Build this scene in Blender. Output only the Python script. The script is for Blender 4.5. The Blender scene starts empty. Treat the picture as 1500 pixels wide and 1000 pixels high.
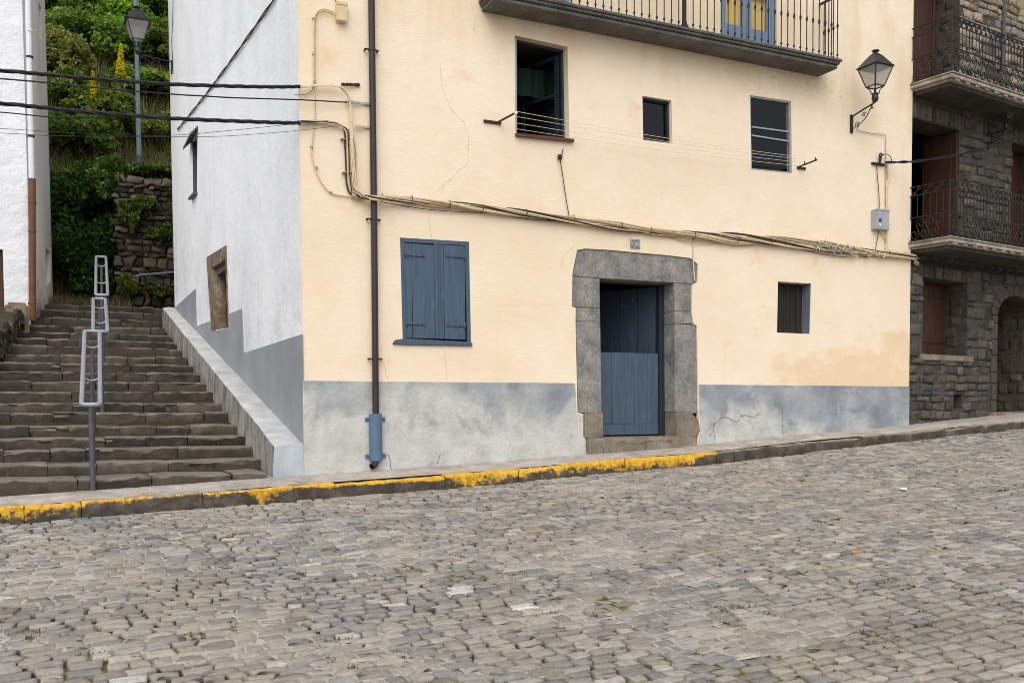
import bpy, bmesh, math, random
import numpy as np
from mathutils import Vector, Matrix, geometry
R = math.radians
rng = np.random.default_rng(7)
rnd = random.Random(11)
sc = bpy.context.scene
COL = sc.collection

# ------------------------------------------------------------------ camera model
FPX, YAW, PITCH, ROLL, PY = 1448.83, R(26.47), R(-2.6165), R(-.3736), 674.0
CAM = np.array([-2.834, -10.855, 0.8])
_fw = np.array([math.sin(YAW)*math.cos(PITCH), math.cos(YAW)*math.cos(PITCH), math.sin(PITCH)])
_r0 = np.array([math.cos(YAW), -math.sin(YAW), 0.0]); _u0 = np.cross(_r0, _fw)
_rt = _r0*math.cos(ROLL)+_u0*math.sin(ROLL); _up = -_r0*math.sin(ROLL)+_u0*math.cos(ROLL)
def ray(u, v): return (u-750)/FPX*_rt - (v-PY)/FPX*_up + _fw
def onplane(u, v, n, k):
    d = ray(u, v); n = np.array(n, float); t = (k-n@CAM)/(n@d)
    return Vector(CAM+t*d)
def F(u, v, y=0.0): return onplane(u, v, (0, 1, 0), y)          # plane parallel to the cream facade
def S(u, v, x=0.0): return onplane(u, v, (1, 0, 0), x)          # plane of the white side wall
KS = .14; _kn = math.hypot(1, KS)
KO = Vector((9.40, .036, 0)); KE = Vector((1/_kn, KS/_kn, 0)); KN = Vector((KS/_kn, -1/_kn, 0))
def K(u, v, off=0.0):                                            # stone house front: (s, z)
    p = onplane(u, v, tuple(KN), KN.dot(KO)+off); return ((p-KO).dot(KE), p.z)
def KW(s, z, off=0.0): return KO+KE*s+KN*off+Vector((0, 0, z))

cam = bpy.data.cameras.new('camera'); co = bpy.data.objects.new('camera', cam); COL.objects.link(co)
cam.sensor_width = 36; cam.lens = FPX/1500*36; cam.shift_y = (PY-500)/1500; cam.clip_end = 500; cam.clip_start = .05
m = Matrix.Identity(4)
for i in range(3):
    m[i][0] = _rt[i]; m[i][1] = _up[i]; m[i][2] = -_fw[i]; m[i][3] = CAM[i]
co.matrix_world = m; sc.camera = co

# ------------------------------------------------------------------ materials
def lin(r, g, b, k=1.0):
    f = lambda c: ((c/255+.055)/1.055)**2.4 if c > 10 else c/255/12.92
    return (f(r)*k, f(g)*k, f(b)*k, 1.0)
class NT:
    def __init__(s, name, rough=.85, spec=.3):
        s.m = bpy.data.materials.new(name); s.m.use_nodes = True; s.t = s.m.node_tree
        s.b = s.t.nodes['Principled BSDF']; s.b.inputs['Roughness'].default_value = rough
        s.b.inputs['Specular IOR Level'].default_value = spec
        s.pos = s.n('ShaderNodeNewGeometry').outputs['Position']
    def n(s, ty, **kw):
        x = s.t.nodes.new(ty)
        for k, v in kw.items(): setattr(x, k, v)
        return x
    def put(s, sock, v):
        if hasattr(v, 'is_linked') or isinstance(v, bpy.types.NodeSocket): s.t.links.new(v, sock)
        else: sock.default_value = v
    def map(s, vec, scale=(1, 1, 1), loc=(0, 0, 0), rot=(0, 0, 0)):
        x = s.n('ShaderNodeMapping'); s.put(x.inputs[0], vec); x.inputs['Scale'].default_value = scale
        x.inputs['Location'].default_value = loc; x.inputs['Rotation'].default_value = rot; return x.outputs[0]
    def noise(s, scale, detail=4, rough=.6, vec=None, dist=0.0):
        x = s.n('ShaderNodeTexNoise'); s.put(x.inputs['Vector'], vec or s.pos)
        x.inputs['Scale'].default_value = scale; x.inputs['Detail'].default_value = detail
        x.inputs['Roughness'].default_value = rough; x.inputs['Distortion'].default_value = dist; return x.outputs['Fac']
    def vor(s, scale, vec=None, feature='F1', out='Distance'):
        x = s.n('ShaderNodeTexVoronoi', feature=feature); s.put(x.inputs['Vector'], vec or s.pos)
        x.inputs['Scale'].default_value = scale; return x.outputs[out]
    def ramp(s, fac, stops, interp='LINEAR'):
        x = s.n('ShaderNodeValToRGB'); s.put(x.inputs[0], fac); cr = x.color_ramp; cr.interpolation = interp
        while len(cr.elements) < len(stops): cr.elements.new(.5)
        for e, (p, c) in zip(cr.elements, stops):
            e.position = p; e.color = c if hasattr(c, '__len__') else (c, c, c, 1)
        return x.outputs[0]
    def mix(s, fac, a, b, mode='MIX'):
        x = s.n('ShaderNodeMix', data_type='RGBA', blend_type=mode)
        s.put(x.inputs[0], fac); s.put(x.inputs[6], a); s.put(x.inputs[7], b); return x.outputs[2]
    def mth(s, op, a, b=0.0, clamp=False):
        x = s.n('ShaderNodeMath', operation=op, use_clamp=clamp); s.put(x.inputs[0], a); s.put(x.inputs[1], b); return x.outputs[0]
    def rng(s, v, a, b, c=0.0, d=1.0):
        x = s.n('ShaderNodeMapRange'); s.put(x.inputs[0], v)
        for i, q in enumerate((a, b, c, d)): x.inputs[i+1].default_value = q
        return x.outputs[0]
    def xyz(s, vec=None):
        x = s.n('ShaderNodeSeparateXYZ'); s.put(x.inputs[0], vec or s.pos); return x.outputs
    def attr(s, name):
        x = s.n('ShaderNodeAttribute'); x.attribute_name = name; return x.outputs
    def color(s, c): s.put(s.b.inputs['Base Color'], c)
    def bump(s, h, strength=.5, dist=.01):
        x = s.n('ShaderNodeBump'); x.inputs['Strength'].default_value = strength; x.inputs['Distance'].default_value = dist
        s.put(x.inputs['Height'], h)
        if s.b.inputs['Normal'].is_linked: s.t.links.new(s.b.inputs['Normal'].links[0].from_socket, x.inputs['Normal'])
        s.t.links.new(x.outputs[0], s.b.inputs['Normal'])

MT = {}
def paint(name, c, rough=.55, var=.25, scale=8, metallic=0.0, bump=.15, grain=None):
    t = NT(name, rough, .35); n = t.noise(scale, 6, .65, t.map(t.pos, grain) if grain else None)
    d = tuple(x*(1-var) for x in c[:3])+(1,); l = tuple(min(1, x*(1+var)) for x in c[:3])+(1,)
    t.color(t.ramp(n, [(.3, d), (.5, c), (.72, l)])); t.b.inputs['Metallic'].default_value = metallic
    if bump: t.bump(t.noise(scale*6, 5, .7, t.map(t.pos, grain) if grain else None), bump, .004)
    MT[name] = t.m; return t
def wood_paint(name, c):
    t = NT(name, .6, .3); k = lambda f: lin(*[min(255, q*f) for q in c]); gr = t.map(t.pos, (6, 6, .35))
    n = t.noise(5, 7, .7, gr, .4); x, y, z = t.xyz()
    col = t.ramp(n, [(.28, k(.84)), (.5, k(1.0)), (.74, k(1.14))])
    col = t.mix(t.rng(t.noise(2.2, 6, .7), .5, .72, 0, .5), col, k(.82))
    col = t.mix(t.rng(t.noise(9, 8, .8, t.map(t.pos, (1.6, 1.6, .5)), .6), .61, .67, 0, .55), col, lin(132, 142, 150))
    col = t.mix(t.rng(t.noise(14, 8, .8, t.map(t.pos, (3, 3, .3), (5, 2, 1))), .66, .70, 0, .7), col, lin(56, 58, 58))
    t.color(col); t.bump(t.noise(9, 7, .7, gr), .5, .006); t.bump(t.noise(40, 4, .6), .15, .002); MT[name] = t.m
def stucco():
    t = NT('cream_stucco', .9, .2)
    big = t.noise(.55, 5, .6); mid = t.noise(2.2, 6, .65, t.map(t.pos, (1, 1, 1.8)))
    c = t.ramp(big, [(.3, lin(230, 210, 181)), (.5, lin(236, 217, 190)), (.7, lin(240, 224, 200))])
    c = t.mix(t.rng(mid, .52, .75, 0, .45), c, lin(228, 202, 158))
    x, y, z = t.xyz()
    # repaired, more orange plaster low on the right half
    a = t.mth('MULTIPLY', t.rng(x, 5.2, 8.6), t.rng(z, 2.25, 1.35))
    pn = t.rng(t.mth('ADD', t.noise(1.3, 5, .6, t.map(t.pos, (1, 1, 1.4))), t.mth('MULTIPLY', a, .35)), .62, .72)
    c = t.mix(t.mth('MULTIPLY', pn, .5), c, lin(224, 186, 138))
    st = t.noise(3.0, 5, .6, t.map(t.pos, (2.6, 2.6, .18)))
    c = t.mix(t.rng(st, .6, .8, 0, .22), c, lin(205, 175, 130))
    sp = t.noise(26, 3, .5); c = t.mix(t.rng(sp, .66, .74, 0, .35), c, lin(216, 190, 150))
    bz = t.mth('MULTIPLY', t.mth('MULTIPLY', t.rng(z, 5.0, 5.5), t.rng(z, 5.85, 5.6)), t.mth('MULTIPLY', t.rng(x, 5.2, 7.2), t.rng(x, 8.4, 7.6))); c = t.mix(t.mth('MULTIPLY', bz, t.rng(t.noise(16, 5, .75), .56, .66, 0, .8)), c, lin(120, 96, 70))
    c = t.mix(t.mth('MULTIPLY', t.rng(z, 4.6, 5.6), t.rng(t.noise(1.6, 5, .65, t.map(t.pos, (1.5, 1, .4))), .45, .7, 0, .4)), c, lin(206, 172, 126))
    tw = t.noise(7, 6, .7, t.map(t.pos, (1, 1, 4.2)), 1.2); c = t.mix(t.rng(tw, .5, .72, 0, .22), c, lin(227, 202, 166))
    c = t.mix(t.rng(tw, .42, .28, 0, .25), c, lin(246, 232, 208))
    t.color(c)
    t.bump(t.noise(1.2, 3, .5), .35, .05)
    tm = t.mth('MULTIPLY', tw, t.rng(t.noise(1.1, 4, .6), .35, .7, .25, 1.0)); t.bump(tm, .3, .018); t.bump(t.noise(45, 4, .65), .4, .006)
    MT['cream'] = t.m
    t = NT('white_limewash', .92, .2)
    c = t.ramp(t.noise(.9, 5, .6, t.map(t.pos, (1, 1, .35))), [(.3, lin(230, 231, 233)), (.55, lin(240, 241, 242)), (.75, lin(244, 244, 244))])
    st = t.noise(2.6, 6, .62, t.map(t.pos, (1.6, 1.6, .22)))
    c = t.mix(t.rng(st, .57, .75, 0, .28), c, lin(200, 203, 207))
    c = t.mix(t.rng(t.noise(30, 3, .6), .68, .75, 0, .4), c, lin(184, 186, 190))
    x, y, z = t.xyz(); dp_ = t.mth('SUBTRACT', z, t.mth('MULTIPLY', y, .2)); c = t.mix(t.mth('MULTIPLY', t.rng(dp_, 3.2, 1.4), t.rng(t.noise(1.5, 7, .72), .45, .68, 0, .5)), c, lin(176, 176, 174))
    c = t.mix(t.rng(t.noise(4.5, 9, .82, None, 1.0), .63, .68, 0, .35), c, lin(172, 172, 170)); t.color(c)
    t.bump(t.noise(1.4, 3, .5), .5, .06); t.bump(t.noise(9, 6, .7), .6, .02); t.bump(t.noise(40, 4, .65), .4, .006)
    MT['white'] = t.m
    t = NT('rough_white_stucco', .95, .2)
    c = t.ramp(t.noise(1.4, 5, .6), [(.3, lin(222, 222, 224)), (.6, lin(234, 234, 236))])
    c = t.mix(t.rng(t.noise(1.0, 4, .6), .62, .72, 0, .35), c, lin(226, 208, 192))
    t.color(c); t.bump(t.noise(5, 3, .6), .7, .06); t.bump(t.noise(26, 5, .7, None, .8), .7, .02); MT['roughwhite'] = t.m
    t = NT('old_pale_plaster', .95, .2)
    c = t.ramp(t.noise(1.2, 6, .65, t.map(t.pos, (1, 1, .4))), [(.3, lin(226, 214, 200)), (.55, lin(242, 234, 224)), (.75, lin(246, 241, 234))])
    x, y, z = t.xyz(); dm = t.rng(t.mth('ADD', t.mth('MULTIPLY', z, -.55), t.noise(2.5, 5, .7)), -1.35, -1.0)
    c = t.mix(dm, c, t.ramp(t.noise(6, 5, .7), [(.35, lin(90, 86, 80)), (.6, lin(150, 143, 132))]))
    t.color(c); t.bump(t.noise(7, 6, .7), .5, .02); MT['pale'] = t.m
    # painted grey-blue dado of the front
    t = NT('weathered_blue_grey_dado', .92, .2); x, y, z = t.xyz()
    blue = t.ramp(t.noise(2.0, 5, .6), [(.3, lin(126, 130, 135)), (.55, lin(156, 160, 163)), (.75, lin(178, 180, 181))])
    pale = t.ramp(t.noise(3.5, 5, .6), [(.3, lin(178, 177, 171)), (.6, lin(200, 199, 192))])
    h = t.mth('ADD', t.mth('MULTIPLY', t.rng(z, .15, 1.2), .42), t.mth('MULTIPLY', t.rng(x, 5.0, 9.0), .22))
    f = t.rng(t.mth('ADD', h, t.mth('MULTIPLY', t.noise(1.5, 6, .62, None, .4), 1.0)), .72, .93)
    c = t.mix(f, pale, blue)
    dk = t.rng(t.mth('ADD', t.noise(1.9, 6, .65, t.map(t.pos, (1, 1, 1.2), (3, 0, 2)), .5), t.mth('MULTIPLY', t.rng(x, 4.5, 9.2), .13)), .60, .70)
    c = t.mix(t.mth('MULTIPLY', dk, .42), c, lin(106, 111, 118))
    ft = t.rng(t.mth('ADD', t.noise(5, 5, .7), t.mth('MULTIPLY', x, -.0)), .6, .7, 0, .5); low = t.rng(t.mth('SUBTRACT', z, t.mth('MULTIPLY', x, .043)), .36, .14)
    c = t.mix(t.mth('MULTIPLY', ft, low), c, lin(120, 116, 108))
    t.color(c); t.bump(t.noise(24, 5, .75), .75, .016); t.bump(t.noise(3, 4, .6), .4, .03); MT['dado'] = t.m
    t = NT('grey_painted_dado', .9, .2)
    c = t.ramp(t.noise(1.1, 5, .6), [(.3, lin(138, 140, 144)), (.7, lin(158, 160, 163))])
    c = t.mix(t.rng(t.noise(3, 6, .7), .6, .75, 0, .4), c, lin(120, 121, 124)); t.color(c)
    t.bump(t.noise(12, 6, .7), .4, .015); MT['greydado'] = t.m
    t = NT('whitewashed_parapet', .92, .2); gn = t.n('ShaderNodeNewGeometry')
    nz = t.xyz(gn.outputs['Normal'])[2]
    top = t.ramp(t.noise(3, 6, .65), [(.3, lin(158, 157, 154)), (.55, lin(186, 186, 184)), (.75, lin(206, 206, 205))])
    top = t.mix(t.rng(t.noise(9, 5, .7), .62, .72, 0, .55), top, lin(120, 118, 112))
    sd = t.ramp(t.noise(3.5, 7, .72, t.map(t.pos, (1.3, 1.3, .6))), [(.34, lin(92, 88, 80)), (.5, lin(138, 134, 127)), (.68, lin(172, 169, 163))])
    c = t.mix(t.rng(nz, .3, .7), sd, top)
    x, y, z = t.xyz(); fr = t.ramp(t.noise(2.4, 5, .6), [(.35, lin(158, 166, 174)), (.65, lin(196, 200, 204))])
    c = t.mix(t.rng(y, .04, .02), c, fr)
    t.color(c); t.bump(t.noise(14, 6, .7), .5, .012); MT['parapet'] = t.m
stucco()
def stone_like(name, stops, scale=5, bumpk=.6, tint=False, speck=None, lichen=None, rough=.9, dist=.012):
    t = NT(name, rough, .25)
    n = t.noise(scale, 8, .7)
    c = t.ramp(n, stops)
    if tint:
        c = t.mix(1.0, t.attr('tint')['Color'], t.ramp(n, [(.25, (.62, .62, .62, 1)), (.5, (1, 1, 1, 1)), (.75, (1.3, 1.3, 1.28, 1))]), 'MULTIPLY')
    if speck: c = t.mix(t.rng(t.noise(scale*12, 2, .5), .55, .68, 0, .6), c, speck)
    c = t.mix(1.0, c, t.ramp(t.noise(38, 5, .8), [(.32, (.7, .7, .7, 1)), (.5, (1, 1, 1, 1)), (.68, (1.3, 1.3, 1.28, 1))]), 'MULTIPLY')
    if lichen: c = t.mix(t.rng(t.noise(2.2, 7, .75), .58, .70, 0, .8), c, lichen)
    t.color(c); t.bump(t.noise(scale*3, 8, .72), bumpk, dist); t.bump(t.noise(scale*14, 3, .7), bumpk*.5, dist*.35)
    MT[name] = t.m; return t
stone_like('door_granite', [(.3, lin(96, 95, 95)), (.45, lin(130, 128, 125)), (.58, lin(148, 143, 136)), (.72, lin(180, 165, 144))], 4.5, 1.0, speck=lin(80, 81, 83), dist=.02)
stone_like('threshold_stone', [(.3, lin(100, 92, 84)), (.55, lin(138, 126, 110)), (.75, lin(158, 148, 134))], 3.5, .6, speck=lin(96, 92, 88))
def steps_mat():
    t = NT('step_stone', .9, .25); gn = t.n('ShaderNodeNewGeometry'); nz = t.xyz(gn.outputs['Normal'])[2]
    n = t.noise(4, 9, .74); n2 = t.noise(1.3, 6, .7)
    c = t.mix(1.0, t.attr('tint')['Color'], t.ramp(n, [(.25, (.45, .44, .43, 1)), (.5, (1, 1, 1, 1)), (.72, (1.7, 1.66, 1.6, 1))]), 'MULTIPLY')
    c = t.mix(t.rng(n2, .55, .68, 0, .6), c, lin(44, 39, 33))
    c = t.mix(t.rng(t.noise(7, 8, .8, None, .5), .58, .68, 0, .7), c, lin(116, 108, 96))
    c = t.mix(t.mth('MULTIPLY', t.rng(t.noise(2.1, 6, .7, t.map(t.pos, (1, 1, 1), (4, 1, 7))), .6, .7), .6), c, lin(74, 78, 44))
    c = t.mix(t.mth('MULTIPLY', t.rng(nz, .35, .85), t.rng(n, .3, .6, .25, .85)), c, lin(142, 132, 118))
    t.color(c); t.bump(t.noise(12, 8, .75), 1.0, .03); t.bump(t.noise(50, 4, .7), .6, .006); MT['step_stone'] = t.m
steps_mat()
stone_like('rubble', [(.3, lin(50, 46, 42)), (.6, lin(96, 88, 78))], 6, .9, tint=True, lichen=lin(112, 102, 88), dist=.03)
stone_like('house_stone', [(.3, lin(50, 46, 42)), (.6, lin(96, 88, 78))], 7, .8, tint=True, speck=lin(60, 56, 50), dist=.015)
stone_like('house_mortar', [(.3, lin(58, 53, 47)), (.6, lin(84, 77, 68))], 6, .7)
stone_like('dark_earth', [(.3, lin(34, 30, 20)), (.55, lin(60, 54, 36)), (.75, lin(92, 84, 56))], 2.5, .9)
stone_like('brown_sandstone', [(.3, lin(82, 68, 56)), (.5, lin(124, 107, 89)), (.7, lin(164, 148, 128))], 5, .9, speck=lin(84, 72, 60))
stone_like('balcony_concrete', [(.3, lin(78, 76, 71)), (.55, lin(102, 100, 94)), (.75, lin(124, 121, 114))], 3, .5, speck=lin(78, 76, 70))
stone_like('shaded_soffit', [(.3, lin(56, 53, 49)), (.55, lin(74, 70, 64)), (.75, lin(90, 86, 78))], 3, .4)  # shade under the iron balconies painted in as a darker stone tone
stone_like('pavement_concrete', [(.3, lin(132, 122, 112)), (.5, lin(168, 157, 146)), (.7, lin(192, 182, 171))], 3.5, .5, speck=lin(140, 130, 118))
stone_like('cream_stone_trim', [(.3, lin(120, 109, 97)), (.55, lin(168, 158, 145)), (.75, lin(194, 186, 173))], 5, .5)
def setts():
    t = NT('granite_sett', .8, .4)
    n = t.noise(7, 7, .7); at = t.attr('tint')['Color']
    c = t.mix(1.0, at, t.ramp(n, [(.25, (.72, .72, .73, 1)), (.5, (1, 1, 1, 1)), (.78, (1.28, 1.26, 1.22, 1))]), 'MULTIPLY')
    c = t.mix(1.0, c, t.ramp(t.noise(34, 6, .75), [(.3, (.66, .65, .64, 1)), (.5, (1, 1, 1, 1)), (.7, (1.34, 1.33, 1.3, 1))]), 'MULTIPLY')
    c = t.mix(t.rng(t.noise(.55, 5, .6), .42, .66, 0, .45), c, lin(164, 151, 132)); c = t.mix(t.rng(t.noise(.7, 6, .65, t.map(t.pos, (.6, 1.2, 1), (7, 3, 0))), .52, .7, 0, .4), c, lin(98, 93, 88))
    c = t.mix(t.rng(t.noise(60, 3, .6), .6, .74, 0, .45), c, lin(196, 192, 184))
    t.color(c); t.bump(t.noise(26, 8, .75), .8, .012); t.bump(t.noise(110, 3, .6), .4, .003)
    t.put(t.b.inputs['Roughness'], t.rng(n, .3, .7, .7, .92)); MT['sett'] = t.m
    t = NT('joint_sand', .95, .15)
    fl = t.attr('fill')['Fac']
    pale = t.ramp(t.noise(9, 6, .7), [(.3, lin(146, 139, 129)), (.6, lin(184, 177, 166))])
    dark = t.ramp(t.noise(9, 5, .7), [(.35, lin(38, 34, 29)), (.65, lin(80, 72, 62))])
    c = t.mix(t.rng(t.mth('ADD', fl, t.mth('MULTIPLY', t.noise(16, 4, .6), .3)), .38, .8), dark, pale)
    ms = t.attr('moss')['Fac']
    c = t.mix(t.rng(t.mth('MULTIPLY', ms, t.noise(10, 5, .7)), .15, .27), c, t.ramp(t.noise(20, 3, .6), [(.35, lin(62, 66, 26)), (.65, lin(126, 116, 48))]))
    t.color(c); t.bump(t.noise(45, 6, .75), .8, .012); MT['joint'] = t.m
    t = NT('kerb_granite', .85, .3)
    n = t.noise(6, 8, .72); c = t.ramp(n, [(.28, lin(46, 41, 35)), (.5, lin(74, 67, 58)), (.72, lin(112, 103, 91))])
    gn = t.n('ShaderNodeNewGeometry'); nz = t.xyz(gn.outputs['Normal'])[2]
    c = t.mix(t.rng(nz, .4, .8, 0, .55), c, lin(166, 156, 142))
    p = t.attr('paint')['Fac']
    wear = t.noise(14, 7, .78); wear2 = t.noise(2.3, 4, .6)
    cov = t.mth('ADD', t.mth('ADD', t.mth('MULTIPLY', p, .62), t.mth('MULTIPLY', wear, .85)), t.mth('MULTIPLY', wear2, .6))
    y = t.ramp(t.noise(20, 5, .7), [(.3, lin(172, 120, 30)), (.5, lin(208, 158, 40)), (.72, lin(222, 186, 96))])
    c = t.mix(t.rng(cov, 1.13, 1.22), c, y); t.color(c); t.bump(t.noise(16, 7, .7), .7, .012); MT['kerb'] = t.m
setts()
wood_paint('blue_paint', (72, 88, 104)); wood_paint('door_blue', (72, 86, 100)); wood_paint('door_blue_shaded', (46, 58, 70))  # upper leaf's blue is darkened, doorway shade put into its colour
paint('guard_blue', lin(84, 108, 130), .45, .08, 6, bump=.05)
paint('balcony_blue', lin(112, 130, 152), .5, .08, 5)
paint('navy_frame', lin(36, 44, 56), .5, .15, 6)
paint('pale_frame', lin(150, 152, 156), .5, .15, 9)
paint('dark_bar', lin(56, 54, 54), .6, .2, 9)
paint('iron', lin(40, 35, 32), .6, .3, 18, bump=.25)
paint('rusty_iron', lin(62, 42, 32), .75, .35, 14, bump=.3)
paint('lantern_black', lin(44, 45, 48), .45, .15, 12, bump=.05)
paint('brown_pipe', lin(54, 44, 43), .45, .12, 4, bump=.05)
paint('rail_grey', lin(150, 152, 160), .45, .18, 14, metallic=.3, bump=.1)
paint('post_dark', lin(84, 84, 90), .55, .2, 12, metallic=.3, bump=.1)
paint('pole_grey', lin(136, 142, 152), .5, .12, 9, metallic=.2, bump=.05)
paint('copper_brown', lin(102, 68, 44), .55, .18, 5, bump=.08)
paint('white_pipe', lin(214, 216, 220), .5, .06, 5, bump=.05)
paint('box_grey', lin(160, 162, 164), .5, .1, 9, bump=.05)
paint('box_cream', lin(214, 190, 150), .6, .1, 9, bump=.1)
paint('cable_beige', lin(214, 192, 156), .7, .16, 20, bump=.1)
paint('cable_tan', lin(176, 154, 122), .75, .2, 20, bump=.1)
paint('cable_dark', lin(58, 52, 48), .7, .2, 20, bump=.1)
paint('cable_black', lin(30, 30, 34), .55, .2, 14, bump=.1)
paint('thin_line', lin(190, 188, 184), .6, .05, 9, bump=0)
paint('line_white', lin(222, 214, 198), .6, .05, 9, bump=0)
paint('brown_wood', lin(70, 44, 33), .55, .3, 4, grain=(5, 5, .4), bump=.3)
paint('dark_wood', lin(70, 38, 26), .6, .3, 4, grain=(5, 5, .4), bump=.3)
paint('door_brown', lin(72, 44, 30), .6, .25, 4, grain=(5, 5, .4), bump=.3)
paint('dark_interior', lin(40, 38, 36), .9, .1, 2, bump=0)
paint('interior_wall', lin(96, 92, 86), .9, .1, 2, bump=0)
paint('terracotta', lin(98, 66, 54), .8, .2, 9)
paint('slate', lin(82, 82, 86), .7, .2, 9)
paint('roof_slate', lin(70, 70, 74), .8, .2, 3)
paint('curtain_yellow', lin(222, 184, 108), .85, .08, 4, grain=(4, 4, .5))
paint('green_cloth', lin(14, 42, 34), .8, .2, 6)
paint('number_tile', lin(150, 152, 150), .6, .3, 60, bump=.4)
paint('tile_ink', lin(84, 88, 92), .7, .2, 30, bump=0)
paint('crack_dark', lin(190, 158, 116), .95, .2, 20, bump=0)
paint('dado_crack', lin(96, 98, 102), .95, .2, 20, bump=0)
paint('reveal_white', lin(98, 106, 116), .9, .06, 4)
paint('bark', lin(66, 54, 42), .9, .3, 9)
paint('paper', lin(236, 236, 232), .8, .03, 9)
def glass(name, tint, a):
    t = NT(name, .04, .5); t.b.inputs['Base Color'].default_value = tint
    tr = t.n('ShaderNodeBsdfTransparent'); gl = t.n('ShaderNodeBsdfGlossy'); gl.inputs['Roughness'].default_value = .03
    fr = t.n('ShaderNodeLayerWeight'); fr.inputs['Blend'].default_value = .5; fac = t.mth('ADD', .04, t.mth('MULTIPLY', t.mth('POWER', fr.outputs['Facing'], 4.0), .6))
    tr.inputs[0].default_value = tint
    mx = t.n('ShaderNodeMixShader'); t.t.links.new(fac, mx.inputs[0]); t.t.links.new(tr.outputs[0], mx.inputs[1]); t.t.links.new(gl.outputs[0], mx.inputs[2])
    t.t.links.new(mx.outputs[0], t.t.nodes['Material Output'].inputs[0]); MT[name] = t.m
glass('window_glass', (.9, .93, .93, 1), 0)
def frosted():
    t = NT('lantern_glass', .5, .4); t.b.inputs['Base Color'].default_value = (.62, .6, .58, 1)
    tr = t.n('ShaderNodeBsdfTransparent'); tr.inputs[0].default_value = (.9, .89, .87, 1); tl = t.n('ShaderNodeBsdfTranslucent'); tl.inputs[0].default_value = (.7, .68, .66, 1)
    a = t.n('ShaderNodeMixShader'); a.inputs[0].default_value = .5; t.t.links.new(t.b.outputs[0], a.inputs[1]); t.t.links.new(tl.outputs[0], a.inputs[2])
    b = t.n('ShaderNodeMixShader'); b.inputs[0].default_value = .45; t.t.links.new(a.outputs[0], b.inputs[1]); t.t.links.new(tr.outputs[0], b.inputs[2])
    t.t.links.new(b.outputs[0], t.t.nodes['Material Output'].inputs[0]); MT['lantern_glass'] = t.m
frosted()
def leafmat(name):
    t = NT(name, .6, .3); at = t.attr('tint')['Color']; t.color(at)
    tl = t.n('ShaderNodeBsdfTranslucent'); t.t.links.new(at, tl.inputs[0])
    a = t.n('ShaderNodeMixShader'); a.inputs[0].default_value = .5
    t.t.links.new(t.b.outputs[0], a.inputs[1]); t.t.links.new(tl.outputs[0], a.inputs[2])
    t.t.links.new(a.outputs[0], t.t.nodes['Material Output'].inputs[0]); MT[name] = t.m
leafmat('leaf')

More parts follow.
